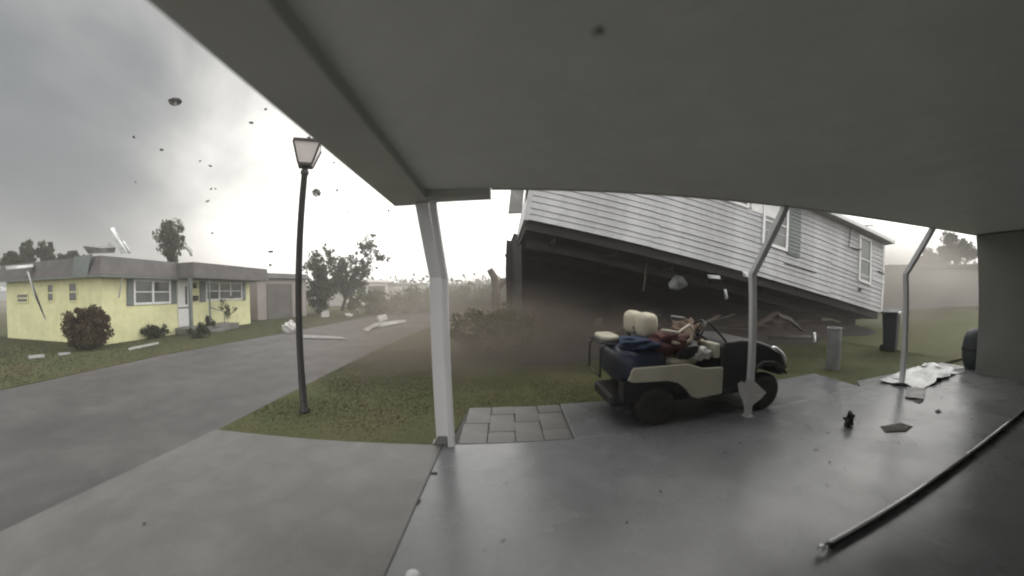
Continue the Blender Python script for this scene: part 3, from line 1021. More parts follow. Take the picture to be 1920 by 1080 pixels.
# far treeline, one mass
pts = []
for i in range(420):
    a = R(random.uniform(-33, 75))
    dd = random.uniform(70, 110)
    h = random.uniform(2.0, 4.6) * (1.0 if a > -.7 else 1.3)
    ctr = np.array([math.sin(a) * dd, math.cos(a) * dd, h * .5])
    pts.append(ctr + rng.normal(size=(60, 3)) * np.array([1.8, 1.8, h * .27]))
tag(np_mesh('far_treeline', leaves(np.concatenate(pts), .9), 4, M_LEAFD), 'hazy line of far trees along the horizon', 'trees', kind='stuff')
c = atd(1792, 470, 42)
tree('blown_tree', 'dark tree bent by the wind at the right end of the sky gap', (c.x, c.y, -.07), c, (1.5, 1.5, 1.4), 46, 90, .24, .5, M_LEAFD, trunk_r=.2, power=.5,
     extra=((atd(1782, 450, 42), (.7, .7, .6), 14, 60, .35), (atd(1812, 478, 42), (1.0, .8, .8), 14, 50, .35)))
for px, py, lab in ((1742, 482, 'small dark treetop above the long building, left'), (1757, 490, 'smaller treetop between the last post and the bent tree'), (1722, 492, 'faint treetop just left of the last post')):
    c = atd(px, py, 44)
    tree('background_tree', lab, (c.x, c.y, -.07), c, (.8, .8, .7), 18, 60, .24, .35, M_LEAFD, trunk_r=.12, power=.6)

# hedge and heaps at the road end
for px, py, rx, rz_, lab in ((720, 588, 3.0, .9, 'wide dusty hedge across the end of the road'), (800, 585, 2.6, 1.0, 'dusty hedge left of the first post'), (880, 592, 2.2, 1.0, 'dusty hedge right of the first post'), (930, 590, 1.6, 1.2, 'tall dusty hedge beside the lifted house')):
    g = gnd(px, py)
    bush('hedge', lab, (g.x, g.y, -.06), (rx, 1.2, rz_), 70, 60, .2, .45, M_LEAFG, cat='hedge', power=.5)
# bare broken trunk and blown branch right of the first post
g = gnd(927, 600)
bt = thing('broken_tree', 'broken grey trunk stump curving up beside the lifted house', 'tree', (g.x, g.y, -.05))
q = [atd(929, 585, g.xy.length), atd(931, 545, g.xy.length), atd(927, 520, g.xy.length), atd(918, 505, g.xy.length)]
MB().tube([p - bt.location for p in q], [.28, .24, .2, .16], 8).build('trunk', M_BARK, bt, smooth=True)
q = [atd(931, 545, g.xy.length), atd(945, 527, g.xy.length), atd(965, 518, g.xy.length)]
MB().tube([p - bt.location for p in q], [.14, .12, .1], 7).build('branch', M_BARK, bt, smooth=True)

# ------------------------------------------------------------------ lifted house
d = ray(985, 411)
PL = CAM + d * (8.0 / d.y)
d = ray(1652, 587)
PR = CAM + d * (8.55 / d.y)
e1 = (PR - PL).normalized()
HL = (PR - PL).length
nu = (Vector((0, 0, 1)) - e1 * e1.z).normalized()
bk = nu.cross(e1)
phi = R(3)
wv = nu * math.cos(phi) + bk * math.sin(phi)
bv = bk * math.cos(phi) - nu * math.sin(phi)
lh = thing('lifted_house', 'white-sided mobile home torn off its base and tilted in the air', 'house')
lh.matrix_world = Matrix(((e1.x, bv.x, wv.x, PL.x), (e1.y, bv.y, wv.y, PL.y), (e1.z, bv.z, wv.z, PL.z), (0, 0, 0, 1)))
LHI = lh.matrix_world.inverted()
WHT = 2.55


def hz(px, py):
    p = LHI @ onplane(px, py, PL, bv)
    return p.x, p.z


HD = 3.7
core = MB().box((0, 0.03, 0.02), (HL, HD, WHT)).build('wall', M_SIDE, lh)
rowh = 0.155
nrow = int(WHT / rowh)
NB = 4
BLn = HL / NB
bm_ = MB().add([(0, .028, 0), (BLn, .028, 0), (BLn, -.010, 0.003), (0, -.010, 0.003), (0, .026, rowh + .006), (BLn, .026, rowh + .006), (BLn, .014, rowh), (0, .014, rowh)],
               [(0, 1, 2, 3)[::-1], (3, 2, 6, 7), (7, 6, 5, 4), (1, 5, 6, 2), (0, 3, 7, 4), (0, 4, 5, 1)])
first = None
for i in range(nrow):
    for kx in range(NB):
        if first is None:
            first = o = bm_.build('siding_board', M_SIDE, lh)
        else:
            o = first.copy()
            col.objects.link(o)
        o.location = (kx * BLn, random.uniform(-.006, 0.0), i * rowh + random.uniform(-.006, .006))
        o.rotation_euler = (random.uniform(-.03, .02), random.uniform(-.0022, .0022), random.uniform(-.0015, .0015))
for (ri, kx, dz_, ry, oy) in ((1, 2, -.03, .010, -.02), (4, 1, -.025, -.008, -.015), (7, 3, -.03, .012, -.02), (2, 0, -.012, .005, -.012), (9, 2, -.02, -.009, -.015)):
    o = first.copy()
    col.objects.link(o)
    o.location = (kx * BLn + .1, oy, ri * rowh + dz_)
    o.rotation_euler = (0, ry, 0)
MB().box((-.03, -.02, -.02), (.07, HD + .02, WHT)).build('corner_trim', M_SIDE, lh)
MB().box((HL - .06, -.02, -.02), (HL + .04, HD + .02, WHT)).build('corner_trim', M_TRIM, lh)
# belly: dark wrap, steel chassis rails and cross members
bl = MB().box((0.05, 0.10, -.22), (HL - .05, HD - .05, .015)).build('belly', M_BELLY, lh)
for yy in (.9, 2.7):
    MB().box((0.2, yy - .05, -.48), (HL - .3, yy + .05, -.225)).build('chassis_rail', M_STEEL, bl)
for xx in np.arange(.8, HL - .5, 1.6):
    MB().box((xx - .03, .3, -.36), (xx + .03, .845, -.225)).build('outrigger', M_STEEL, bl)
# torn wrap hanging from the far side down to the ground
nx_, nz_ = 40, 10
vv, ff = [], []
for i in range(nx_ + 1):
    xx = -.35 + (HL + .2) * i / nx_
    wtop = PL + e1 * xx + bv * (HD - .05) - wv * .1
    for j in range(nz_ + 1):
        f = j / nz_
        zt = wtop.z + .25
        p = Vector((wtop.x + .25 * noise.noise((xx * .8, f * 2, 1)), wtop.y + .35 * noise.noise((xx * .6, f * 2, 5)), zt * (1 - f) + (-.05) * f))
        vv.append(LHI @ p)
for i in range(nx_):
    for j in range(nz_):
        a = i * (nz_ + 1) + j
        ff.append((a, a + nz_ + 1, a + nz_ + 2, a + 1))
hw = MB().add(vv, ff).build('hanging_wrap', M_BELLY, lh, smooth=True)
so = hw.modifiers.new('thick', 'SOLIDIFY')
so.thickness = .03
# torn wrap at the raised end
vv = [LHI @ p for p in (PL + Vector((-.25, 2.6, .1)), PL + Vector((-.35, 3.6, 0)), Vector((PL.x - .35, PL.y + 3.5, 0)), Vector((PL.x - .1, PL.y + 2.2, 0)), PL + Vector((-.05, 1.9, -.15)))]
MB().add(vv + [v + Vector((.04, 0, 0)) for v in vv], [(0, 1, 2, 3, 4), (9, 8, 7, 6, 5)] + [(i, (i + 1) % 5, 5 + (i + 1) % 5, 5 + i) for i in range(5)]).build('torn_wrap', M_BELLY, lh)
# near-black crumpled sheet added to darken the shaded ground under the house
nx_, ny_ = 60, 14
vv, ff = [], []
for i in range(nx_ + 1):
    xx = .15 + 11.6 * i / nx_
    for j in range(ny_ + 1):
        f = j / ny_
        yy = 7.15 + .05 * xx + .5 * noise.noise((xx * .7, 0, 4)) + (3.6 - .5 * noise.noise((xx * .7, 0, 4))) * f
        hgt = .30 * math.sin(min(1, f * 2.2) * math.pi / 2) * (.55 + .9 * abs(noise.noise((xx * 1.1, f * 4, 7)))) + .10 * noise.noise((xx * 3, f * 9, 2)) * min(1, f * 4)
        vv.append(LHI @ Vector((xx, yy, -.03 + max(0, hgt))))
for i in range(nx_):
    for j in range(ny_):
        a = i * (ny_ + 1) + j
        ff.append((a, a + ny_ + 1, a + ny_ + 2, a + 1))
gw = MB().add(vv, ff).build('ground_shade_sheet', M_BELLY, lh, smooth=True)
# roof with eaves
ro = MB().add([(-.15, -.30, WHT - .02), (HL + .2, -.30, WHT - .02), (HL + .2, HD + .3, WHT - .02), (-.15, HD + .3, WHT - .02),
               (-.15, -.30, WHT + .10), (HL + .2, -.30, WHT + .10), (HL + .2, HD + .3, WHT + .10), (-.15, HD + .3, WHT + .10), (-.15, HD / 2, WHT + .62), (HL + .2, HD / 2, WHT + .62)],
              [(0, 3, 2, 1), (0, 1, 5, 4), (2, 3, 7, 6), (4, 5, 9, 8), (6, 7, 8, 9), (1, 2, 6, 9, 5), (3, 0, 4, 8, 7)])
ro.build('roof', M_STUCCO, lh)
MB().box((-.15, -.36, WHT - .03), (HL + .2, -.302, WHT + .09)).build('gutter', M_TRIM, lh)


def lh_window(px0, py0, px1, py1, shl=None, shr=None):
    x0, z1 = hz(px0, py0)
    x1, z0 = hz(px1, py1)
    return x0, x1, z0, z1


# right window with pale shutter
x0, z1 = hz(1597, 432)
x1, z0 = hz(1628, 535)
xr = hz(1632, 500)[0]
xl = hz(1609, 500)[0]
zb_, zt_ = hz(1620, 531)[1], hz(1612, 436)[1]
window(lh, xl, xr, zb_, min(zt_, WHT - .12), 1, M_PANE, rows=2, y=-.002)
x2 = hz(1500, 440)[0]
x3 = hz(1477, 440)[0]
zb2 = hz(1490, 481)[1]
shutter(lh, x3, x2, zb2, WHT - .15, y=-.006)
window(lh, x3 - 1.05, x3 - .02, zb2 + .05, WHT - .15, 1, M_PANE, rows=2, y=-.006)
# upper left window that shows under the roof edge
xa_, za_ = hz(1352, 371)
xb_, zb3 = hz(1403, 392)
window(lh, xa_, xb_, zb3, zb3 + 1.1 if zb3 + 1.1 < WHT - .05 else WHT - .06, 2, M_PANED, rows=1, y=-.006)
# smooth pale panel right of that window
xc_, zc_ = hz(1408, 400)
xd_, _ = hz(1462, 402)
MB().box((xc_, -.022, hz(1435, 404)[1]), (xd_, -.005, WHT - .1)).build('door_panel', M_TRIM, lh)
# bent gutter strap round the right window
q = [hz(1634, 424), hz(1592, 424), hz(1588, 463), hz(1604, 468), hz(1612, 468)]
MB().tube([(a, -.07, b) for a, b in q], .022, 6).build('bent_strap', M_CART, lh)
a_, b_ = hz(1611, 543)
MB().box((a_ - .06, -.06, b_ - .05), (a_ + .06, -.008, b_ + .05)).build('wall_outlet', M_CART, lh)
a_, b_ = hz(1645, 508)
a2_, b2_ = hz(1657, 514)
MB().tube([(a_, -.03, b_), (a2_, -.03, b2_)], .02, 6).build('loose_trim', M_CART, lh)
a_, b_ = hz(1470, 494)
a2_, b2_ = hz(1530, 512)
MB().tube([(a_, -.02, b_), (a2_, -.02, b2_)], .014, 6).build('split_seam', M_CART, lh)
# rubble, stilts and scrap in the dark beneath
plate([(1212, 484), (1216, 484), (1208, 545), (1204, 546)], 9.6, .03, M_WOOD, 'broken_stick', 'thin pale stick hanging in the dark under the lifted house', 'stick')
plate([(1253, 532), (1266, 517), (1280, 520), (1290, 535), (1272, 543), (1256, 541)], 9.8, .12, M_GALV, 'crumpled_tin', 'crumpled grey tin in the dark under the lifted house', 'scrap')
plate([(1326, 515), (1350, 517), (1351, 523), (1328, 521)], 9.6, .05, M_SHEET, 'white_splinter', 'short white slat in the dark beneath the siding edge', 'scrap')
plate([(1357, 543), (1362, 543), (1365, 560), (1359, 561)], 9.6, .05, M_SHEET, 'upright_slat', 'small upright white slat below the lifted house', 'scrap')
plate([(1392, 509), (1404, 510), (1404, 520), (1393, 517)], 9.2, .05, M_SHEET, 'tin_scrap', 'small pale tin scrap beside the middle post under the siding', 'scrap')
plate([(1440, 630), (1520, 628), (1522, 634), (1440, 637)], 9.0, .06, M_DEBR, 'fallen_board', 'grey board lying under the low end of the lifted house', 'board')
plate([(1460, 588), (1484, 596), (1508, 622), (1500, 620), (1480, 603), (1462, 594)], 9.3, .05, M_STEEL, 'twisted_strip', 'twisted pale strip under the low end of the lifted house', 'strip')
plate([(1525, 624), (1530, 624), (1530, 641), (1525, 641)], 8.2, .04, M_SHEET, 'white_stake', 'small white stake beside the grey cylinder', 'stake')
plate([(958, 356), (983, 354), (978, 399), (953, 400)], 8.6, .06, M_DEBG, 'torn_sheet', 'torn grey panel hanging in the sky gap left of the lifted house', 'panel')
plate([(986, 354), (992, 354), (988, 372), (985, 380)], 8.1, .04, M_DEBR, 'roofing_scrap', 'ragged dark flashing at the raised corner of the lifted house', 'flashing')
# rubble heap under the house: separate broken boards
for i in range(34):
    gx = random.uniform(1.2, 12.5)
    gy = random.uniform(7.6, 9.6) + .04 * gx
    ln = random.uniform(.5, 1.8)
    a = random.uniform(0, math.pi)
    p = Vector((gx, gy, random.uniform(.22, .42)))
    qv = p + Vector((math.cos(a) * ln, math.sin(a) * ln * .5, random.uniform(-.0, .45)))
    tag(MB().bar(p, qv, random.uniform(.08, .22), .03).build('rubble_board', random.choice((M_STEEL, M_DEBR, M_WOOD, M_DEBR))), 'broken dark board in the rubble under the lifted house', 'board', 'rubble boards under the lifted house')

# ------------------------------------------------------------------ golf cart
ct = thing('golf_cart', 'open golf cart with cream seats parked behind the middle post', 'golf cart', (2.40, 4.22, 0.0), R(1.5))
RW, FW, TR = -0.80, 0.78, 0.48


def wheel(x_, y_, r=.235, wdt=.19):
    s = 1 if y_ > 0 else -1
    wo_ = thing('x', None, None)
    wo_.name = 'wheel'
    wo_.parent = ct
    wo_.location = (x_, y_, r)
    t_ = MB().lathe([(r * .55, -wdt / 2), (r * .86, -wdt / 2), (r * .97, -wdt * .38), (r, -wdt * .2), (r, wdt * .2), (r * .97, wdt * .38), (r * .86, wdt / 2), (r * .55, wdt / 2)], 28, 'y')
    t_.build('tyre', M_RUB, wo_, smooth=True)
    MB().lathe([(0.0, -wdt * .42), (r * .2, -wdt * .42), (r * .24, -wdt * .30), (r * .45, -wdt * .28), (r * .54, -wdt * .46), (r * .57, -wdt * .46), (r * .57, wdt * .46), (r * .2, wdt * .4), (0, wdt * .4)], 24, 'y').build('rim', M_RIM, wo_, smooth=True)
    for k in range(5):
        a = 2 * math.pi * k / 5
        MB().lathe([(0.014, 0), (0.014, -.02)], 6, 'y', (math.cos(a) * r * .34, -wdt * .28, math.sin(a) * r * .34)).build('lug_nut', M_CART, wo_)


for x_ in (RW, FW):
    for y_ in (-TR, TR):
        wheel(x_, y_)
MB().box((-1.30, -.38, .20), (1.10, .38, .34)).build('chassis', M_CART, ct, bevel=.03)
MB().lathe([(.03, -.42), (.03, .42)], 10, 'y', (RW, 0, .235)).build('axle', M_CART, ct)
MB().lathe([(.025, -.42), (.025, .42)], 10, 'y', (FW, 0, .235)).build('axle', M_CART, ct)
# cream side panels with the wheel-arch cut
sp = [(-1.14, .62), (-1.13, .67), (-1.10, .71), (-.42, .71), (-.22, .64), (.04, .63), (.07, .62), (.07, .30), (-.26, .275), (-.36, .31), (-.44, .41), (-.54, .49), (-.68, .53), (-1.10, .54), (-1.17, .57)]
for s in (-1, 1):
    y0, y1 = (-.585, -.555) if s < 0 else (.555, .585)
    MB().extrude_y(sp, y0, y1).build('side_panel', M_CREAMP, ct, bevel=.012)
# rear body: rounded dark blue hull over the rear wheels
rb = [(-1.23, .50), (-1.25, .60), (-1.23, .72), (-1.17, .82), (-1.08, .90), (-.95, .945), (-.82, .93), (-.70, .86), (-.63, .76), (-.60, .64), (-.60, .55), (-.64, .54), (-1.1, .54)]
MB().blob((-.93, 0, .70), (.335, .57, .255), amp=.0, n=40, m=24, squash=.62).build('rear_body', M_BODY, ct, smooth=True)
MB().box((-1.20, -.54, .30), (-.60, -.36, .535)).build('wheel_well', M_CART, ct)
MB().box((-.40, -.55, .28), (.30, .55, .34)).build('floor', M_CART, ct, bevel=.01)
MB().box((-.60, -.53, .34), (-.22, .53, .62)).build('seat_base', M_CART, ct, bevel=.03)
# seat: bench cushion and two back cushions
MB().blob((-.42, -.0, .71), (.27, .50, .075), amp=.05, squash=.55).build('seat', M_CREAM, ct, smooth=True)
for y_ in (-.20, .22):
    MB().blob((-.80, y_, 1.14), (.10, .20, .15), amp=.06, squash=.6, seed=y_ * 5).build('backrest', M_CREAM, ct, smooth=True)
MB().tube([(-.78, -.36, .90), (-.86, -.36, 1.08), (-.86, .36, 1.08), (-.78, .36, .90)], .018, 8).build('back_frame', M_CART, ct, smooth=True)
for y_ in (-.50, .50):
    MB().tube([(-.74, y_, 1.10), (-.66, y_, 1.09), (-.52, y_, 1.06), (-.38, y_, 1.14), (-.33, y_, 1.10), (-.34, y_, .98), (-.44, y_, .93), (-.6, y_, .96)], .020, 8).build('armrest', M_CREAM, ct, smooth=True)
# rear flip seat and foot frame
MB().blob((-1.20, .14, .975), (.12, .26, .042), amp=.04, squash=.55).build('rear_seat', M_CREAMP, ct, smooth=True)
MB().box((-1.36, -.16, .93), (-1.12, .40, .945)).build('rear_seat_board', M_CART, ct)
for y_ in (-.16, .38):
    MB().tube([(-1.10, y_, .92), (-1.30, y_, .92), (-1.36, y_, .86), (-1.37, y_, .52)], .012, 8).build('leg', M_CART, ct, smooth=True)
MB().tube([(-1.37, -.16, .53), (-1.37, .38, .53)], .012, 8).build('foot_bar', M_CART, ct, smooth=True)
# front cowl, dash, fenders
fc = [(.09, .30), (.08, .84), (.16, .92), (.40, .93), (.62, .90), (.86, .82), (1.06, .70), (1.16, .56), (1.16, .40), (1.04, .40), (1.0, .50), (.92, .55), (.66, .55), (.56, .48), (.52, .36), (.50, .30)]
MB().extrude_y(fc, -.52, .52).build('front_cowl', M_CART, ct, bevel=.045, segs=4)
MB().box((-.01, -.50, .72), (.075, .50, .90)).build('dash', M_CREAMP, ct, bevel=.02)
for s in (-1, 1):
    fp = [(.50, .50), (.56, .58), (.70, .64), (.90, .62), (1.04, .54), (1.12, .44), (1.09, .43), (1.0, .52), (.88, .58), (.72, .60), (.60, .55), (.54, .48)]
    MB().extrude_y(fp, s * .565 - .035, s * .565 + .035).build('fender', M_CART, ct, bevel=.01)
    hl = MB().lathe([(0.0, .075), (.045, .07), (.07, .03), (.075, 0.0), (.07, -.03)], 16, 'x', (1.06, s * .36, .70))
    hl.build('headlight', M_CHROME, ct, smooth=True)
MB().tube([(.92, -.54, .79), (1.03, -.54, .71), (1.11, -.54, .62), (1.18, -.5, .58)], [.018, .026, .026, .012], 8).build('fender_trim', M_CHROME, ct, smooth=True)
MB().tube([(1.24, -.42, .48), (1.27, 0, .50), (1.24, .42, .48)], .03, 10).build('bumper', M_CART, ct, smooth=True)
# steering column and wheel
MB().tube([(.16, -.22, .84), (-.12, -.22, 1.02)], .02, 8).build('steering_column', M_CART, ct, smooth=True)
sw = MB()
cs, ax = Vector((-.13, -.22, 1.025)), Vector((-.79, 0, .61))
s1 = Vector((0, 1, 0))
s2 = ax.cross(s1)
sw.tube([cs + (s1 * math.cos(a) + s2 * math.sin(a)) * .17 for a in np.linspace(0, 2 * math.pi, 25)], .014, 7, cap=False)
for a in (0.3, 2.4, 4.5):
    sw.tube([cs, cs + (s1 * math.cos(a) + s2 * math.sin(a)) * .165], .009, 5)
sw.build('steering_wheel', M_CART, ct, smooth=True)
# windshield frame: two struts and stub of the broken top
for y_ in (-.48, .48):
    MB().tube([(.18, y_, .90), (-.04, y_, 1.12), (-.10, y_, 1.17)], .014, 7).build('windshield_strut', M_CART, ct, smooth=True)
MB().tube([(-.10, .10, 1.17), (-.10, .48, 1.17)], .014, 7).build('windshield_top', M_GALV, ct, smooth=True)

# things lying on the cart
def cloth(name, c, rad, material, label, seed, cat='bag', amp=.5):
    return tag(MB().blob(c, rad, amp=amp, freq=2.3, n=26, m=18, seed=seed, squash=.8).build(name, material, smooth=True), label, cat)


def on_cart(x_, y_, z_):
    a = R(1.5)
    return (2.40 + x_ * math.cos(a) - y_ * math.sin(a), 4.22 + x_ * math.sin(a) + y_ * math.cos(a), z_)


cloth('red_bundle', on_cart(-.60, -.34, .93), (.30, .20, .12), M_RED, 'dark red bundle of cloth behind the cart seat', 1.2, 'bundle')
cloth('brown_bag', on_cart(-.24, -.10, .92), (.16, .20, .19), M_BROWN, 'crumpled brown bag on the cart seat', 3.1)
cloth('white_bag', on_cart(-.20, -.46, .79), (.13, .09, .075), M_PAPER, 'crumpled whitish bag on the near side of the cart seat', 5.7)
cloth('tan_bag', on_cart(-.06, .05, .98), (.10, .20, .16), M_BROWN, 'tan bag propped against the cart dash', 8.4)
cloth('blue_bundle', on_cart(-.92, -.30, .95), (.24, .24, .06), mat('blue_cloth', (0.02, 0.042, 0.10), (0.014, 0.02, 0.045), rough=.8, scale=5, bump=.4, bscale=10), 'dark blue cloth heaped on the rear of the cart', 6.3, 'bundle')
cloth('black_bag', on_cart(-.36, -.44, .84), (.15, .10, .10), M_CART, 'black bag between the red bundle and the whitish bag', 2.2)
# paper caught on the middle post
pp = MB()
pc = Vector((2.785, 3.490, .29))
hx = Vector((.78, -.62, 0))
hy = Vector((-.62, -.78, 0))
out = [(-.105, .10), (-.07, .13), (-.045, .115), (-.03, .15), (.01, .17), (.06, .12), (.13, .05), (.155, .03), (.11, -.03), (.05, -.09), (.02, -.13), (-.03, -.13), (-.05, -.06), (-.09, .02)]
out = [(a * 1.35 - .01, b * 1.25) for a, b in out]
v1 = [pc + hx * a + hy * (.012 - .9 * a * a + .01 * math.sin(19 * a + 14 * b)) + Vector((0, 0, b)) for a, b in out]
k = len(v1)
ctr = pc + hy * .016 + Vector((0, 0, .02))
pp.add(v1 + [v - hy * .005 for v in v1] + [ctr, ctr - hy * .005],
       [f for i in range(k) for f in ((i, (i + 1) % k, 2 * k), (k + (i + 1) % k, k + i, 2 * k + 1), ((i + 1) % k, i, k + i, k + (i + 1) % k))])
tag(pp.build('paper_scrap', M_PAPER), 'torn whitish paper wrapped round the foot of the middle post', 'paper')

# ------------------------------------------------------------------ items right of the cart
g = gnd(1561, 690)
cy = thing('metal_cylinder', 'upright pale grey cylinder standing on the grass by the slab corner', 'cylinder', (g.x, g.y, -.02), R(0))
zc = onplane(1566, 614, (g.x, g.y, 0), Vector((g.x, g.y, 0)).normalized()).z + .02
MB().lathe([(.135, 0), (.135, zc - .03), (.145, zc - .03), (.145, zc), (.12, zc), (.12, zc - .05)], 24).build('body', M_GALV, cy, smooth=False, bevel=.004)
MB().lathe([(.14, zc * .35), (.14, zc * .37)], 24).build('band', M_GALV, cy)
g = gnd(1671, 692)
bn = thing('dark_bin', 'dark bin with a white handle just left of the last post', 'bin', (g.x + 1.9, g.y + 1.25, -.02), R(20))
bn.scale = (.78, .78, .98)
MB().add([(-.20, -.18, 0), (.20, -.18, 0), (.20, .18, 0), (-.20, .18, 0), (-.25, -.23, .92), (.25, -.23, .92), (.25, .23, .92), (-.25, .23, .92)],
         [(0, 3, 2, 1), (0, 1, 5, 4), (1, 2, 6, 5), (2, 3, 7, 6), (3, 0, 4, 7), (4, 5, 6, 7)]).build('body', M_BIN, bn, bevel=.03)
MB().box((-.27, -.25, .925), (.27, .25, .97), Matrix.Rotation(R(-5), 3, 'Y')).build('lid', M_BIN, bn, bevel=.02)
MB().bar((-.26, -.27, .90), (-.05, -.28, .93), .06, .05).build('handle', M_SHEET, bn)
for s in (-1, 1):
    MB().lathe([(.08, -.03), (.08, .03)], 14, 'x', (s * .2, .2, .08)).build('wheel', M_RUB, bn)
g = gnd(1822, 696)
pb_ = thing('dark_barrel', 'dark rounded barrel half hidden by the storage room corner', 'barrel', (g.x + .30, g.y + .10, 0))
MB().lathe([(.16, 0), (.21, .15), (.225, .35), (.20, .55), (.15, .66), (.06, .72), (0, .73)], 20).build('body', M_BIN, pb_, smooth=True)
MB().lathe([(.228, .33), (.234, .34), (.234, .38), (.228, .39)], 20).build('hoop', M_CART, pb_)


# crumpled sheet on the end of the slab
def sheet(name, x0, x1, y0, y1, nx, ny, amp, material, label, cat, rz=0.0, seed=0, base=0.005):
    cx, cy_ = (x0 + x1) / 2, (y0 + y1) / 2
    vv, ff = [], []
    for i in range(nx + 1):
        for j in range(ny + 1):
            a = x0 + (x1 - x0) * i / nx - cx
            b = y0 + (y1 - y0) * j / ny - cy_
            s = 1 + .22 * noise.noise((i * .35 + seed, j * .35, 2.0))
            z = base + amp * max(0, .35 + .9 * noise.noise((a * 2.2 + seed, b * 2.6, 0)) + .35 * noise.noise((a * 6, b * 6, seed)))
            a, b = a * s, b * s
            vv.append((cx + a * math.cos(rz) - b * math.sin(rz), cy_ + a * math.sin(rz) + b * math.cos(rz), z))
    for i in range(nx):
        for j in range(ny):
            k_ = i * (ny + 1) + j
            ff.append((k_, k_ + ny + 1, k_ + ny + 2, k_ + 1))
    o = MB().add(vv, ff).build(name, material)
    m = o.modifiers.new('thick', 'SOLIDIFY')
    m.thickness = .004
    m.offset = 1
    return tag(o, label, cat)


sheet('crumpled_sheet', 5.85, 7.75, 3.25, 3.95, 26, 12, .085, M_SHEET, 'crumpled pale sheet lying at the end of the slab beyond the last post', 'sheet', rz=.12, seed=3)
sheet('sheet_scrap', 5.35, 5.95, 2.95, 3.2, 10, 6, .04, M_DEBG, 'small grey torn scrap in front of the last post', 'scrap', rz=.5, seed=9)
# bits on the slab
def ground_bit(px_list, h, material, name, label, cat, group=None):
    pts = [gnd(px, py) for px, py in px_list]
    c_ = sum(pts, Vector()) / len(pts)
    k_ = len(pts)
    v_ = [Vector((p.x, p.y, .002)) for p in pts] + [Vector((c_.x + (p.x - c_.x) * .8, c_.y + (p.y - c_.y) * .8, .002 + h * random.uniform(.3, 1))) for p in pts] + [Vector((c_.x, c_.y, h))]
    f_ = [tuple(range(k_))[::-1]]
    for i in range(k_):
        j = (i + 1) % k_
        f_ += [(i, j, k_ + j, k_ + i), (k_ + i, k_ + j, 2 * k_)]
    return tag(MB().add(v_, f_).build(name, material), label, cat, group)


a = atd(1593, 787, gnd(1593, 799).xy.length)
tag(MB().blob(a, (.055, .05, .075), amp=1.2, freq=2.5, n=18, m=12, seed=4).build('dark_clod', M_DEBR), 'dark ragged clod on the slab between the two right posts', 'clod')
ground_bit([(1650, 800), (1690, 793), (1712, 800), (1700, 810), (1660, 812)], .015, M_DEBR, 'wet_leaf_mat', 'flat dark wet smear on the slab near the last post', 'leaves')
ground_bit([(1712, 753), (1722, 749), (1732, 753), (1724, 757)], .012, M_DEBR, 'slab_scrap', 'small dark scrap on the bright wet slab', 'scrap')
ground_bit([(1752, 771), (1760, 768), (1766, 773), (1758, 776)], .012, M_DEBR, 'slab_scrap', 'tiny dark scrap on the wet slab nearest the storage wall', 'scrap')
ground_bit([(806, 887), (820, 886), (821, 889), (807, 890)], .01, M_DEBR, 'joint_twig', 'short dark twig at the slab joint', 'twig')
ground_bit([(781, 946), (787, 937), (790, 938), (784, 948)], .008, M_DEBR, 'joint_leaf', 'dark leaf on the slab joint nearer the lens', 'leaf')
# litter along the far road end and far lawn
g = gnd(545, 622)
tag(MB().blob((g.x, g.y, .18), (.36, .25, .26), amp=.6, freq=2, n=16, m=10, seed=2).build('white_bag', M_PAPER), 'crumpled white bag on the road side behind the lamp post', 'bag')
for i, (q, hh, mt_, nm, lab) in enumerate((
        ([(560, 628), (640, 632), (650, 636), (570, 634)], .05, M_DEBG, 'fallen_sheet', 'long pale panel across the road behind the lamp post'),
        ([(680, 618), (700, 607), (760, 600), (764, 603), (706, 614), (690, 622)], .10, M_SHEET, 'fallen_sheet', 'long bent pale panel at the right of the road end'),
        ([(705, 600), (725, 592), (728, 598), (712, 604)], .25, M_PAPER, 'fallen_sheet', 'short pinkish panel propped on the road end litter'),
        ([(646, 588), (662, 589), (660, 594), (648, 592)], .12, M_PAPER, 'fallen_sheet', 'pale lump at the foot of the leaning tree'),
        ([(600, 588), (618, 586), (618, 594), (602, 595)], .3, M_DEBG, 'fallen_sheet', 'grey slab left of the leaning tree'),
        ([(52, 668), (84, 665), (84, 670), (54, 673)], .03, M_DEBG, 'edging_stone', 'pale flat stone on the far lawn, leftmost'),
        ([(108, 663), (132, 660), (132, 664), (110, 667)], .03, M_DEBG, 'edging_stone', 'pale flat stone on the far lawn in front of the round bush'),
        ([(240, 653), (298, 642), (298, 645), (242, 657)], .03, M_DEBG, 'edging_stone', 'long pale edging strip on the lawn in front of the yellow house'),
        ([(862, 592), (868, 590), (872, 601), (868, 603)], .3, M_SHEET, 'white_splinter', 'thin white splinter right of the first post'))):
    ground_bit(q, hh, mt_, nm, lab, 'stone' if nm == 'edging_stone' else 'debris')

# ------------------------------------------------------------------ debris in the air
def scrap(px, py, wpx, hpx, dist, material, name, label, group=None, tilt=0):
    n_ = 7
    pl = []
    for i in range(n_):
        a_ = 2 * math.pi * i / n_
        rr = random.uniform(.7, 1.1)
        x_, y_ = math.cos(a_) * wpx / 2 * rr, math.sin(a_) * hpx / 2 * rr
        pl.append((px + x_ * math.cos(tilt) - y_ * math.sin(tilt), py + x_ * math.sin(tilt) + y_ * math.cos(tilt)))
    return plate(pl, dist, .02 + .0006 * dist * wpx * .25, material, name, label, 'debris', group, warp=.25)


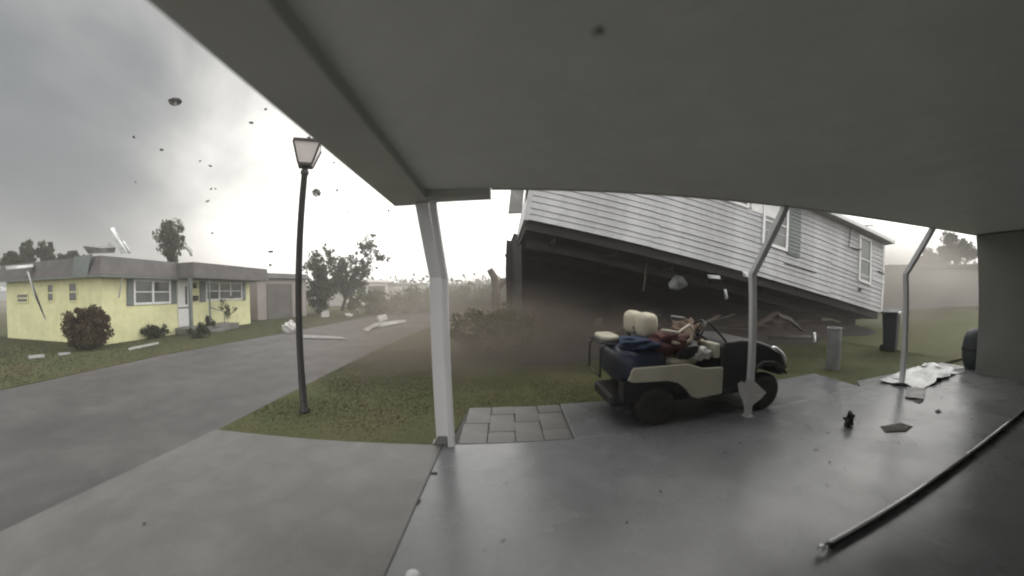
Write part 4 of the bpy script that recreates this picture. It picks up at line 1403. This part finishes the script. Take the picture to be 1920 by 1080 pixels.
scrap(329, 191, 28, 14, 9, M_DEBR, 'flying_shingle', 'large dark scrap flying in the open sky at upper left')
scrap(594, 362, 19, 16, 10, M_DEBG, 'flying_shingle', 'rounded grey scrap flying just right of the lamp post')
scrap(471, 230, 10, 6, 11, M_DEBR, 'flying_shingle', 'small dark scrap in the sky left of the lantern')
scrap(498, 205, 6, 5, 11, M_DEBR, 'flying_shingle', 'tiny dark scrap right beneath the carport beam')
scrap(1122, 60, 30, 7, 0.75, M_DEBG, 'flying_leaf', 'blurred dark leaf in the air under the carport ceiling', tilt=-.3)
SKYLAB = 'tiny dark scrap blown through the white sky'
for px, py, a_, b_ in ((251, 257, 7, 5), (303, 281, 9, 5), (375, 302, 7, 3), (394, 311, 10, 3), (396, 354, 5, 3), (404, 354, 4, 3), (389, 377, 9, 4), (254, 341, 4, 3), (398, 437, 6, 3), (507, 472, 11, 4), (507, 497, 6, 5),
                       (632, 357, 5, 6), (626, 305, 7, 3), (654, 399, 4, 3), (673, 406, 4, 3), (706, 346, 3, 3), (729, 395, 5, 5), (625, 470, 9, 6), (951, 480, 13, 7), (961, 488, 6, 8), (776, 515, 4, 6), (893, 524, 4, 5), (706, 502, 6, 4), (705, 470, 7, 3)):
    scrap(px, py, a_, b_, random.uniform(11, 16), M_DEBR if random.random() < .6 else M_DEBG, 'flying_scrap', SKYLAB, 'tiny scraps blown through the sky', tilt=random.uniform(-.5, .5))

# ------------------------------------------------------------------ air: haze and blown dust
def volume_mat(name, colr, dens, noise_scale=None, aniso=0.2):
    m = bpy.data.materials.new(name)
    m.use_nodes = True
    t_ = m.node_tree
    for n_ in list(t_.nodes):
        t_.nodes.remove(n_)
    out_ = N(t_, 'ShaderNodeOutputMaterial')
    pvn = N(t_, 'ShaderNodeVolumePrincipled')
    pvn.inputs['Color'].default_value = (*colr, 1)
    pvn.inputs['Anisotropy'].default_value = aniso
    pvn.inputs['Density'].default_value = dens
    t_.links.new(pvn.outputs[0], out_.inputs['Volume'])
    if noise_scale:
        co = N(t_, 'ShaderNodeTexCoord')
        ln = N(t_, 'ShaderNodeVectorMath', operation='LENGTH')
        t_.links.new(co.outputs['Object'], ln.inputs[0])
        fall = math_node(t_, 'SUBTRACT', 1.0, ln.outputs['Value'], True)
        mp = N(t_, 'ShaderNodeMapping')
        mp.inputs['Scale'].default_value = (1.2, 1.2, 1.2)
        t_.links.new(co.outputs['Object'], mp.inputs['Vector'])
        nn = N(t_, 'ShaderNodeTexNoise')
        nn.inputs['Scale'].default_value = noise_scale
        nn.inputs['Detail'].default_value = 3
        t_.links.new(mp.outputs['Vector'], nn.inputs['Vector'])
        k1 = math_node(t_, 'SUBTRACT', nn.outputs['Fac'], 0.30, True)
        k2 = math_node(t_, 'MULTIPLY', k1, fall)
        k3 = math_node(t_, 'MULTIPLY', k2, dens * 5)
        t_.links.new(k3, pvn.inputs['Density'])
    return m


hb = MB().box((-130, -30, -1.2), (130, 125, 14)).build('haze', volume_mat('haze_air', (0.93, 0.90, 0.86), 0.006, aniso=0.35))
tag(hb, kind='stuff')


def dust(name, c_, rad, dens, label, colr=(0.80, 0.76, 0.69)):
    m_ = MB().blob((0, 0, 0), 1.0, amp=0.0, n=24, m=14)
    o_ = m_.build(name, volume_mat(name + '_air', colr, dens, 1.8))
    o_.location = c_
    o_.scale = rad
    return tag(o_, label, 'dust', kind='stuff')


dust('dust_cloud', (-0.8, 8.6, 0.4), (5.2, 3.6, 1.5), 0.50, 'brown dust blowing past the foot of the lifted house', (0.48, 0.415, 0.35))
dust('dust_cloud', (-3.5, 20.0, 1.0), (7.0, 6.0, 2.4), 0.10, 'brown dust drifting over the end of the road')
dust('dust_cloud', (16.0, 13.5, 1.2), (9.5, 7.5, 3.4), 0.30, 'dust hanging over the field at the right')
dust('dust_cloud', (5.5, 7.6, 0.3), (5.0, 2.2, 1.0), 0.16, 'low dark dust swirling behind the golf cart', (0.36, 0.31, 0.27))

dust('dust_cloud', (-1.2, 7.0, 0.2), (3.6, 2.4, 0.9), 0.28, 'thin brown dust sweeping over the near lawn', (0.5, 0.44, 0.37))

# wet leaves and grit blown onto the slab
pts = np.c_[rng.uniform(-3.2, 7.6, 240), rng.uniform(0.9, 4.4, 240), np.full(240, .008)]
pts = pts[(rng.uniform(0, 1, 240) < np.clip(.15 + (pts[:, 0] + 1) / 9, .12, 1)) & (pts[:, 1] < 3.4 + .07 * pts[:, 0])]
lv = leaves(pts, .035, .6)
lv[:, 2] = .003 + np.clip((lv[:, 2] - .008) * .25 + .006, 0, .02)
tag(np_mesh('leaf_litter', lv, 4, M_DEBR), 'tiny dark leaves and grit stuck to the wet slab', 'litter', kind='stuff')
